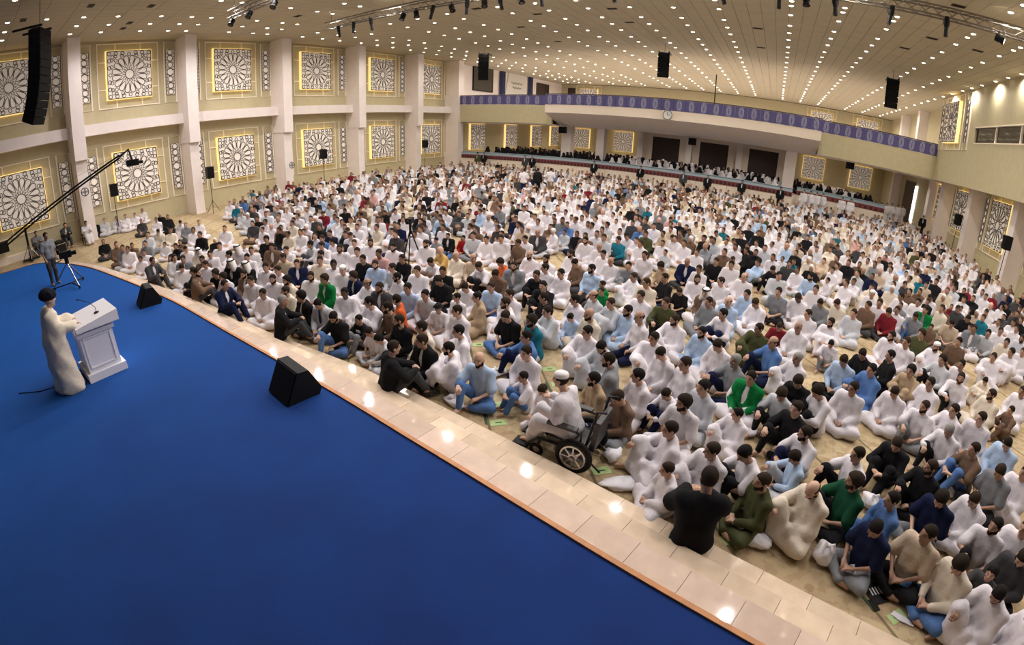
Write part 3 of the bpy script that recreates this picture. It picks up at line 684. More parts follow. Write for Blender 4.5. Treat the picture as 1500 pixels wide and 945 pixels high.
# ---------------------------------------------------------------- ceiling: downlights, small grilles, trusses with spotlights, hung speaker arrays
LENS = MB().tube([(0, 0, .0), (0, 0, -.035)], .092, 12).mesh('lens', M['lens']); RING = MB().ring((0, 0, -.012), (0, 0, 1), .108, .020, 12, 5).mesh('trim_ring', M['ring'])
pts = []
for gi, x in enumerate(ROWX):
    for y in ROWY:
        if x > XR - .1 and y < 8: continue
        if gi in (12, 13, 14, 15, 16) and 19.66 <= y < 21.3: y += .95
        pts.append((math.hypot(x, y), gi, x, y, seen((x, y))))
pts.sort(key=lambda p: (not p[4], p[0])); rest = MB(); num = {}
for k, (d, gi, x, y, s) in enumerate(pts):
    if k < 300:
        num[gi] = num.get(gi, 0) + 1; nn = num[gi]; sf = 'th' if 10 < nn < 20 else {1: 'st', 2: 'nd', 3: 'rd'}.get(nn % 10, 'th')
        t = thing('downlight', (x, y, H), 0, f'lit round downlight, {nn}{sf} from camera in the {ORD[gi]} ceiling row from the left', 'light', 'ceiling downlights')
        put(LENS, t); put(RING, t)
    else: rest.tube([(x, y, H), (x, y, H - .035)], .078, 10)
tag(rest.build('distant_downlights', M['lens']), 'many small lit downlights in the far part of the ceiling', 'lights', None, 'stuff')
GR = MB()
for k in range(5): GR.box((-.22, -.10 + .05 * k, -.02), (.22, -.075 + .05 * k, 0))
GR = GR.mesh('slats', M['black']); GF = MB().box((-.26, -.14, -.012), (.26, .14, 0)).mesh('frame', M['gap'])
VENTS = [(-21.99, 5.24), (-23.64, 2.66), (-25.14, 7.93), (-26.3, 7.94), (-22.06, 7.93), (-22.06, 15.81), (-14.52, 21.13), (-12.3, 23.47), (-14.87, 26.32), (-14.87, 31.52), (-1.41, 26.14), (-1.42, 31.16), (5.86, 25.71), (8.6, 22.98), (5.9, 17.8), (6.4, 22.8), (-8.14, 26.1), (-8.1, 23.1)]
for k, (x, y) in enumerate(sorted(VENTS)):
    t = thing('ceiling_vent', (x, y, H), 0, f'small dark ceiling vent among the downlights, {ORD[k]} of eighteen from the left', 'vent', 'ceiling vents'); put(GF, t); put(GR, t)
def truss(x0, x1, y, z, label):
    t = thing('lighting_truss', (x0, y, z), 0, label, 'truss'); W_ = x1 - x0; s = .16
    for dy in (-s, s):
        for dz in (-s, s): MB().tube([(0, dy, dz), (W_, dy, dz)], .028, 6).build('chord', M['steel'], t)
    mb = MB(); n = int(W_ / .45)
    for i in range(n):
        a, b = i * W_ / n, (i + 1) * W_ / n
        for q in (((a, -s, -s), (b, -s, s)), ((a, s, s), (b, s, -s)), ((a, -s, -s), (b, s, -s)), ((a, s, s), (b, -s, s))): mb.tube(q, .013, 4, False)
    mb.build('bracing', M['steel'], t, kind='stuff')
    for i in range(int(W_ / 5) + 1): MB().tube([(min(W_, i * 5. + .3), 0, s), (min(W_, i * 5. + .3), 0, H - z)], .012, 5).build('hanger', M['steel'], t)
truss(-20.8, 8.4, 16.8, 9.65, 'long grey lighting truss across the ceiling carrying many black spotlights'); truss(-20.4, 4, 11.0, 9.65, 'shorter grey lighting truss nearer the stage, with three spotlights in view')
def spotlight(x, y, z, kind, aim, label):
    t = thing('spotlight', (x, y, z), 0, label, 'spotlight', 'truss spotlights')
    MB().ring((0, 0, .02), (1, 0, 0), .05, .015, 10, 5).build('clamp', M['blackm'], t)
    MB().tube([(-.10, 0, -.20), (-.10, 0, -.06), (0, 0, -.02), (.10, 0, -.06), (.10, 0, -.20)], .013, 5).build('yoke', M['blackm'], t)
    d = Vector(aim).normalized(); L_ = .62 if kind == 'profile' else .30; c = Vector((0, 0, -.20)); r = .085 if kind == 'profile' else .12
    b = MB().tube([c - d * L_ * .45, c - d * L_ * .40, c + d * L_ * .1, c + d * L_ * .12, c + d * L_ * .6], [r * .6, r, r, r * .78, r * (.8 if kind == 'profile' else 1.1)], 12).build('housing', M['black'], t, smooth=False)
    MB().tube([c + d * (L_ * .6), c + d * (L_ * .6 + .01)], r * .7, 12).build('lens', M['lens'] if kind == 'lit' else M['glass'], t)
FX = [(-19.71, 'profile', (.35, -.1, -1)), (-18.6, 'profile', (.1, -.1, -1)), (-17.37, 'profile', (.25, 0, -1)), (-15.36, 'par', (0, -.5, -1)), (-14.58, 'par', (.4, -.3, -.8)), (-13.69, 'profile', (-.2, -.1, -1)), (-12.66, 'par', (.5, -.3, -.9)), (-11.9, 'profile', (0, -.1, -1)), (-11.07, 'par', (.3, -.4, -.8)), (-10.35, 'profile', (.35, -.1, -1)), (-9.43, 'par', (.3, -.2, -.9)), (-8.57, 'profile', (.15, -.1, -1)), (-5.88, 'profile', (.4, 0, -1)), (-3.96, 'par', (.3, -.3, -.9)), (-2.11, 'profile', (.3, 0, -1)), (-.26, 'profile', (0, 0, -1)), (.61, 'par', (0, -.2, -1)), (1.52, 'profile', (.05, 0, -1)), (3.3, 'profile', (-.2, -.1, -1)), (5.13, 'profile', (-.05, 0, -1)), (6.94, 'lit', (.9, -.35, -.35))]
for k, (x, kd, a) in enumerate(FX): spotlight(x, 16.64, 9.44, kd, a, f'black {"long profile" if kd == "profile" else "lit round" if kd == "lit" else "short round"} spotlight on long truss, {k + 1}{"st" if k % 10 == 0 and k != 10 else "nd" if k % 10 == 1 and k != 11 else "rd" if k % 10 == 2 and k != 12 else "th"} from left')
for x, nm in ((-20.0, 'leftmost'), (-18.51, 'middle'), (-16.67, 'rightmost')): spotlight(x, 10.84, 9.44, 'par', (.2, -.5, -.8), f'short black spotlight on the nearer truss, {nm} of the three in view')
def array(loc, rz, n, w_, h_, lean, label, rig=True):
    """a hung line array of n cabinets, front towards local -Y, the lower ones tilting down"""
    t = thing('line_array_speaker', loc, rz, label, 'speaker', 'hung line array speakers'); z, y, a = 0., 0., lean[0]
    MB().tube([(0, 0, .12), (.03, .02, H - loc[2])], .012, 5).build('cable', M['blackm'], t)
    if rig:
        for s in (-w_ * .42, w_ * .42): MB().box((s - .03, -.30, .03), (s + .03, .95, .11)).build('rigging_bar', M['blackm'], t)
        MB().box((-w_ * .45, .15, .04), (w_ * .45, .23, .12)).build('rigging_bar', M['blackm'], t)
    for k in range(n):
        a = lean[0] + (lean[1] - lean[0]) * (k / max(1, n - 1)) ** 2; T = Matrix.Translation((0, y, z)) @ Matrix.Rotation(a, 4, 'X')
        mb = MB(); mb.prism([(-w_ / 2, -.25), (w_ / 2, -.25), (w_ * .38, .30), (-w_ * .38, .30)], -h_ + .012, 0, T); c = mb.build('cabinet', M['black'], t)
        MB().box((-w_ / 2 + .03, -.262, -h_ + .03), (w_ / 2 - .03, -.25, -.018), T).build('grille', M['grille'], c)
        z -= h_ * math.cos(a); y += -h_ * math.sin(a) * -1 if False else h_ * math.sin(a)
array((-21.0, 3.0, 9.25), 2.55, 12, 1.0, .285, (.0, .42), 'tall black curved line array hanging in front of the left wall')
array((-7.5, 31.9, 9.65), .1, 5, .75, .32, (.0, .12), 'short black line array hanging at middle of the ceiling')
array((6.7, 31.9, 9.75), -.1, 5, .8, .34, (.0, .12), 'short black line array hanging near the right wall')
array((-21.1, 31.9, 9.7), .35, 6, .8, .33, (.0, .14), 'short black line array hanging in front of the dark screen')
MB().tube([(-5.9, 46, H), (-5.9, 46, 7.4)], .05, 8).build('hanging_pole', M['black'], label='thin dark pole hanging from ceiling above middle of gallery', cat='pole')

def pole_speaker(x, y, z, rz, label, floor=0.):
    t = thing('speaker_on_stand', (x, y, floor), rz, label, 'speaker', 'black speakers on stands'); h = z - floor
    MB().tube([(0, 0, .35), (0, 0, h - .3)], .02, 8).build('pole', M['blackm'], t)
    for k in range(3):
        a = k * math.tau / 3; MB().tube([(0, 0, .75), (.45 * math.cos(a), .45 * math.sin(a), .015)], .014, 6).build('leg', M['blackm'], t)
    c = MB().prism([(-.21, -.20), (.21, -.20), (.15, .20), (-.15, .20)], h - .33, h + .33).build('cabinet', M['black'], t); MB().box((-.19, -.215, h - .30), (.19, -.20, h + .30)).build('grille', M['grille'], c)
pole_speaker(-28.3, 7.35, 2.32, PI2, 'black speaker on a pole by left wall beyond the jib arm'); pole_speaker(-27.0, 12.75, 2.35, PI2, 'black speaker on a pole before the second left wall column')
pole_speaker(-27.2, 21.4, 2.5, PI2, 'black speaker on a pole in front of third left rosette panel'); pole_speaker(-27.3, 32.4, 2.6, PI2, 'black speaker on a pole by the fifth left wall column')
pole_speaker(12.3, 32.1, 2.5, -PI2, 'black speaker on a pole by right wall rosette panel'); pole_speaker(12.3, 24.6, 2.5, -PI2, 'black speaker on a pole nearest the camera at right wall')
def wall_box(x, y, z, rz, label):
    t = thing('small_speaker', (x, y, z), rz, label, 'speaker'); MB().prism([(-.32, -.25), (.32, -.25), (.25, .2), (-.25, .2)], -.28, .28).build('cabinet', M['black'], t); MB().box((-.30, -.262, -.26), (.30, -.25, .26)).build('grille', M['grille'], t); MB().box((-.05, .2, -.05), (.05, .45, .30)).build('bracket', M['blackm'], t)
wall_box(-17.7, 39.4, 4.05, 0, 'small black speaker under gallery soffit at the wide left pillar'); wall_box(-6.5, 39.6, 4.05, 0, 'small black speaker under gallery soffit between the dark doors'); wall_box(5.7, 38.8, 4.18, 0, 'small black speaker under gallery edge near right rosette panel')
for x, y, z, rz, nm in ((-27.7, 18.9, 2.0, PI2, 'third'), (-27.75, 5.6, 2.6, PI2, 'first')):
    t = thing('wall_fan', (x + .2, y, z), rz, f'small black wall fan on the {nm} left wall column', 'fan'); MB().ring((0, -.1, 0), (0, 1, 0), .2, .02, 16).build('cage', M['blackm'], t); MB().box((-.03, -.1, -.03), (.03, .16, .03)).build('arm', M['blackm'], t)
    mb = MB()
    for k in range(4): mb.box((.03, -.12, -.05), (.18, -.10, .05), Matrix.Rotation(k * PI2, 4, 'Y'))
    mb.build('blades', M['grey'], t)

# ---------------------------------------------------------------- on the stage
t = thing('podium', (-9.5, 1.50, .505), 0, 'white lacquered speaking podium on the blue carpet', 'podium')
MB().box((-.48, -.38, 0), (.42, .40, .15)).build('plinth', M['white'], t); MB().box((-.42, -.32, .15), (.36, .33, .88)).build('body', M['white'], t)
mb = MB(); ribbon(mb, [(-.26, .24), (.26, .24), (.26, .80), (-.26, .80)], .03, 0, -.018); mb.build('panel_moulding', M['white'], t, loc=(.36, 0, 0), rz=PI2)
MB().box((-.45, -.36, .84), (.40, .37, .91)).build('cornice', M['white'], t); MB().box((-.46, -.37, .95), (.42, .40, .97)).build('cornice', M['white'], t); MB().box((-.40, -.31, .90), (.36, .33, .96)).build('neck', M['white'], t)
MB().add([(-.50, -.36, .96), (.48, -.36, .96), (.48, .48, .96), (-.50, .48, .96), (-.50, -.36, 1.04), (.48, -.36, 1.04), (.48, .48, 1.16), (-.50, .48, 1.16)], [(0, 3, 2, 1), (4, 5, 6, 7), (0, 1, 5, 4), (1, 2, 6, 5), (2, 3, 7, 6), (3, 0, 4, 7)]).build('top', M['white'], t)
t = thing('microphone', (-9.35, 1.66, 1.62), 0, 'thin gooseneck microphone standing on the white podium top', 'microphone'); MB().tube([(0, 0, -.012), (0, 0, .015)], .05, 12).build('base', M['black'], t)
MB().tube([(0, 0, .01), (-.02, 0, .10), (-.10, -.08, .20), (-.25, -.22, .26)], .006, 6).build('gooseneck', M['blackm'], t); MB().tube([(-.25, -.22, .26), (-.29, -.26, .27)], [.010, .014], 8).build('capsule', M['black'], t)
MB().tube([(-10.1, -.2, .508), (-9.75, .2, .508), (-9.55, .75, .508)], .012, 5).build('cable', M['black'], label='dark cable on blue carpet behind the man at the podium', cat='cable')
def wedge(x, y, rz, w_, label):
    t = thing('stage_monitor', (x, y, .505), rz, label, 'speaker', 'wedge monitors'); T = Matrix(((0, 0, 1, 0), (1, 0, 0, 0), (0, 1, 0, 0), (0, 0, 0, 1))) @ Matrix.Scale(.9, 4)
    c = MB().prism([(-.34, 0), (.28, 0), (.34, .12), (.14, .50), (-.06, .52)], -w_ / 2, w_ / 2, T).build('cabinet', M['black'], t)
    q = [(-.335, .03), (-.075, .505), (-.09, .51), (-.35, .035)]; MB().prism(q, -w_ / 2 + .03, w_ / 2 - .03, T).build('grille', M['grille'], c)
wedge(-12.42, 3.62, -.15, .66, 'black wedge monitor on the stage edge beyond the podium'); wedge(-5.72, 3.50, -.15, .74, 'black wedge monitor on stage edge, larger and nearer the camera')
# camera on its wheeled pedestal, and the jib crane behind
t = thing('video_camera', (-16.95, 2.45, .505), -.3, 'studio video camera on a wheeled silver tripod on blue stage', 'camera')
for k in range(3):
    a = k * math.tau / 3 + .5; e = Vector((.62 * math.cos(a), .62 * math.sin(a), .10))
    l = MB().tube([(0, 0, .78), e * .6 + Vector((0, 0, .30)), e], [.022, .024, .018], 8).build('leg', M['chrome'], t); MB().tube([(0, 0, .12), (e.x, e.y, .08)], .02, 6).build('dolly_arm', M['black'], t); MB().ring((e.x, e.y, .06), (math.sin(a), -math.cos(a), 0), .04, .02, 12).build('wheel', M['black'], t)
MB().tube([(0, 0, .75), (0, 0, .93)], .07, 10).build('head', M['black'], t); MB().box((-.09, -.20, .93), (.09, .20, 1.13)).build('body', M['black'], t); MB().tube([(0, .20, 1.03), (0, .36, 1.03)], [.055, .07], 12).build('lens', M['black'], t); MB().box((-.12, -.26, 1.08), (.08, -.18, 1.22)).build('viewfinder', M['black'], t); MB().tube([(.08, -.15, .90), (.2, -.5, .84)], .015, 6).build('pan_handle', M['blackm'], t)
t = thing('jib_crane', (-27.5, 2.2, 0), 0, 'long black camera jib crane on a stand by the left wall', 'crane'); pv = Vector((0, 0, 1.62)); tip = Vector((4.0, 4.4, 4.05)); d = (tip - pv).normalized()
MB().box((-.45, -.06, .05), (.45, .06, .14)).box((-.06, -.45, .05), (.06, .45, .14)).build('base', M['blackm'], t); MB().tube([(0, 0, .1), (0, 0, 1.62)], .06, 10).build('mast', M['black'], t)
for a in range(4): MB().tube([(.42 * math.cos(a * PI2), .42 * math.sin(a * PI2), .1), (0, 0, .8)], .02, 6).build('brace', M['chrome'], t)
for k in (-.09, .09): MB().tube([pv - d * 1.7 + Vector((0, 0, k)), tip + Vector((0, 0, k * .6))], .045, 6).build('arm', M['black'], t)
MB().tube([pv + Vector((0, 0, .2)), pv + d * 3 + Vector((0, 0, .55)), tip + Vector((0, 0, .1))], .008, 5).build('guy_wire', M['chrome'], t); MB().box((-.28, -.28, -.28), (.28, .28, .22), Matrix.Translation(pv - d * 1.8)).build('counterweight', M['black'], t)
MB().tube([tip, tip + Vector((.35, .35, .25)), tip + Vector((.45, .45, -.25))], .05, 6).build('head_bracket', M['black'], t); MB().box((-.12, -.3, -.14), (.12, .25, .14), Matrix.Translation(tip + Vector((.48, .48, -.35))) @ Matrix.Rotation(-.6, 4, 'Z')).build('camera_body', M['black'], t); MB().tube([tip + Vector((.58, .62, -.35)), tip + Vector((.75, .85, -.38))], .07, 10).build('camera_lens', M['black'], t)
t = thing('video_tripod', (-9.45, 10.5, 0), .4, 'black video camera on a tripod standing amid the seated crowd', 'tripod')
for k in range(3):
    a = k * math.tau / 3; MB().tube([(0, 0, 1.25), (.45 * math.cos(a), .45 * math.sin(a), .01)], .02, 6).build('leg', M['black'], t)
MB().tube([(0, 0, 1.2), (0, 0, 1.42)], .04, 8).build('head', M['black'], t); MB().box((-.08, -.18, 1.42), (.08, .16, 1.58)).build('camera_body', M['black'], t); MB().tube([(0, -.18, 1.5), (0, -.30, 1.5)], .05, 10).build('camera_lens', M['black'], t)
def chair(x, y, rz, label):
    t = thing('chair', (x, y, 0), rz, label, 'chair', 'chairs by the left wall'); MB().box((-.24, -.22, .34), (.24, .24, .39)).build('seat', M['leather'], t); MB().box((-.24, -.24, .50), (.24, -.20, .92)).build('backrest', M['leather'], t)
    for sx in (-.21, .21):
        for sy in (-.2, .2): MB().tube([(sx, sy, .01), (sx, sy, .45)], .015, 6).build('leg', M['blackm'], t)
        MB().tube([(sx, -.21, .45), (sx, -.22, .9)], .015, 6).build('back_post', M['blackm'], t)
CH = [(-28.45, 2.75, -1.45), (-28.35, 4.35, -1.5), (-27.4, 5.3, -1.5)]
for (x, y, a), nm in zip(CH, ('under the jib crane', 'beside the amplifier case', 'by the first column')): chair(x, y, a, f'black chair by the left wall {nm}')
t = thing('amplifier_case', (-27.6, 3.75, 0), .3, 'black equipment case on the floor by the left wall', 'case'); MB().box((-.35, -.25, .03), (.35, .25, .55)).build('body', M['black'], t); MB().box((-.36, -.26, .40), (.36, .26, .43)).build('edge_band', M['chrome'], t)
for s in (-.2, .2): MB().box((s - .08, -.27, .22), (s + .08, -.25, .26)).build('handle', M['chrome'], t)

# ---------------------------------------------------------------- wheelchair
t = thing('wheelchair', (-1.84, 5.06, 0), PI2, 'black electric wheelchair with grey spoked wheels beside the steps', 'wheelchair')       # front towards local +Y
for s in (-1, 1):
    wl_ = MB().ring((s * .30, -.16, .27), (1, 0, 0), .225, .043, 28, 8).build('tyre', M['black'], t, smooth=True); mb = MB().ring((s * .33, -.16, .27), (1, 0, 0), .175, .02, 24, 6).ring((s * .33, -.16, .27), (1, 0, 0), .05, .025, 12, 6)
    for k in range(8): a = k * math.tau / 8; mb.tube([(s * .335, -.16 + .06 * math.cos(a), .27 + .05 * math.sin(a)), (s * .335, -.16 + .17 * math.cos(a), .27 + .17 * math.sin(a))], .015, 5)
    mb.build('rim', M['chrome'], wl_)
    MB().ring((s * .24, .42, .11), (1, 0, 0), .08, .028, 18, 6).build('caster', M['black'], t); MB().tube([(s * .24, .40, .19), (s * .24, .36, .34)], .018, 6).build('caster_fork', M['blackm'], t)
    MB().tube([(s * .25, -.30, .33), (s * .25, .40, .33), (s * .22, .60, .12)], .02, 8).build('side_frame', M['blackm'], t); MB().box((s * .15 - .09, .56, .075), (s * .15 + .09, .80, .10)).build('footrest', M['black'], t)
    MB().tube([(s * .27, -.22, .46), (s * .27, -.22, .63), (s * .27, .22, .65)], .018, 6).build('arm_post', M['blackm'], t); MB().box((s * .27 - .045, -.16, .65), (s * .27 + .045, .26, .69)).build('armrest', M['leather'], t)
    MB().tube([(s * .22, -.28, .42), (s * .22, -.38, 1.0), (s * .22, -.50, 1.02)], .017, 6).build('push_handle', M['blackm'], t); MB().tube([(s * .22, -.25, .28), (s * .2, -.52, .06)], .014, 6).build('anti_tip_bar', M['blackm'], t)
MB().box((-.24, -.26, .34), (.24, .26, .42)).build('seat', M['leather'], t); MB().box((-.23, -.36, .42), (.23, -.29, .88), Matrix.Rotation(.1, 4, 'X')).build('backrest', M['leather'], t); MB().box((-.20, -.28, .17), (.20, .18, .36)).build('battery_box', M['grey'], t)
MB().box((.22, .26, .67), (.32, .38, .72)).build('joystick_box', M['black'], t); MB().tube([(.27, .32, .72), (.27, .32, .79)], .012, 6).build('joystick', M['black'], t)

# ---------------------------------------------------------------- small things on the carpet
def bag(x, y, s, label, seed, sx=1.25, sz=.7, knot=True):
    r = random.Random(seed); v, f = [], []; n, m = 18, 10
    for j in range(m + 1):
        th = math.pi * j / m
        for i in range(n):
            ph = i * math.tau / n; q = 1 + .13 * math.sin(3 * ph + r.uniform(0, .5) + j) + .10 * r.uniform(-1, 1) * math.sin(th); z = math.cos(th)
            v.append((s * sx * q * math.sin(th) * math.cos(ph), s * q * math.sin(th) * math.sin(ph) * .8, max(.003, s * sz * (z * .75 + .68))))
    for j in range(m):
        for i in range(n): f.append((j * n + i, (j + 1) * n + i, (j + 1) * n + (i + 1) % n, j * n + (i + 1) % n))
    t = thing('plastic_bag', (x, y, .0), r.uniform(0, 6), label, 'bag', 'white plastic bags'); mb = MB(); mb.add(v, f); mb.build('sack', M['bag'], t, smooth=True)
    if knot:
        for a in (-.5, .6): MB().tube([(0, 0, s * sz * 1.35), (s * .35 * math.cos(a), s * .35 * math.sin(a * 2), s * sz * 1.75), (s * .7 * math.cos(a), s * .6 * math.sin(a * 2), s * sz * 1.3)], [s * .10, s * .16, s * .05], 6).build('handle', M['bag'], t)
for k, (x, y, s, l, sx, sz) in enumerate([(-1.30, 5.36, .155, 'smooth white bundle on the carpet beside the wheelchair wheel', 1.3, .8), (.73, 4.62, .21, 'flat white plastic bag beside the man in dark olive', 1.5, .5), (1.72, 4.60, .165, 'tied white plastic bag beside the bald man in cream robe', 1.0, 1.1), (2.12, 4.42, .125, 'small white plastic bag at the near end of green tape', 1.4, .8), (-3.98, 5.28, .16, 'crumpled white bag by the shoe of the man in blue t-shirt', 1.4, .5), (-.95, 4.84, .17, 'long crumpled white bag at the steps below the seated boy', 1.9, .4), (2.80, 3.98, .065, 'clear flat plastic wrapper at the edge of the steps', 2.4, .3), (3.95, 6.7, .12, 'small white bag behind the man in brown t-shirt', 1.2, .9), (.52, 6.95, .14, 'rounded white bag between the boy and the man in black', 1.2, .9), (-3.95, 6.45, .15, 'silver white bag lying on open carpet beside blue trousers', 1.8, .5), (2.47, 5.90, .15, 'white plastic bag behind the man in green t-shirt', 1.2, .9)]): bag(x, y, s, l, k, sx, sz, k not in (0, 5, 6))
SL = MB().box((-.13, -.075, 0), (.13, .075, .006)).mesh('sheet', M['green']); SM = MB().box((-.05, -.012, .006), (.05, .012, .008)).mesh('dark_mark', M['tape'])
for x, y, nm in ((-3.44, 5.60, 'by the tape near the man in blue t-shirt'), (-3.80, 6.03, 'behind the man in blue t-shirt'), (-1.33, 4.98, 'at the steps right of the wheelchair'), (.57, 4.52, 'under the flat white bag'), (2.74, 4.0, 'below the black notebook'), (-3.98, 6.30, 'farther along the same carpet row'), (-3.11, 5.22, 'at the step edge left of the wheelchair'), (-4.87, 7.33, 'in the gap behind the men in white robes'), (-3.21, 7.19, 'at the foot of the reclining man in white'), (-2.83, 6.78, 'left of the tape behind the wheelchair')):
    t = thing('green_slip', (x, y, 0), .72, f'small light green paper slip on carpet {nm}', 'paper', 'green paper slips'); put(SL, t); put(SM, t)
for x0, y0, x1, y1, nm in ((-3.72, 5.66, -3.24, 5.08, 'beside the man in blue t-shirt'), (-3.05, 6.73, -2.55, 6.15, 'behind the boys by the wheelchair'), (2.14, 4.36, 2.45, 4.0, 'near the black notebook')):
    a = math.atan2(y1 - y0, x1 - x0); L_ = math.hypot(x1 - x0, y1 - y0); MB().box((0, -.02, 0), (L_, .02, .006)).build('floor_tape', M['tape'], loc=(x0, y0, 0), rz=a, label=f'dark green tape strip on the carpet {nm}', cat='tape', group='green floor tapes')
t = thing('notebook', (2.47, 4.27, 0), .5, 'black notebook with white lettering lying open side down on carpet', 'book'); MB().box((-.11, -.14, .0), (.11, .14, .012)).build('pages', M['paper'], t); MB().box((-.12, -.15, .012), (.12, .15, .018)).build('cover', M['black'], t)
for k in range(4): MB().box((-.07 + .045 * k, -.02, .018), (-.05 + .045 * k, .09, .020)).build('lettering', M['paper'], t)
t = thing('phone', (2.44, 4.09, 0), .5, 'dark phone lying next to the black notebook', 'phone'); MB().box((-.045, -.085, 0), (.045, .085, .011)).build('case', M['black'], t); MB().box((-.04, -.08, .011), (.04, .08, .013)).build('screen', M['glass'], t)
mb = MB(); mb.tube([(0, 0, .0), (0, 0, .012), (0, 0, .03), (0, 0, .042)], [.02, .036, .036, .012], 12); mb.build('prayer_stone', M['paper'], loc=(2.27, 4.33, 0), label='small pale round prayer stone on the carpet by the notebook', cat='stone')
t = thing('paper_cup', (.2, 9.44, 0), 0, 'small white paper cup standing on carpet among seated men', 'cup'); MB().tube([(0, 0, 0), (0, 0, .10)], [.03, .042], 14, True).build('cup_wall', M['paper'], t); MB().ring((0, 0, .10), (0, 0, 1), .042, .004, 14, 5).build('rim', M['paper'], t)
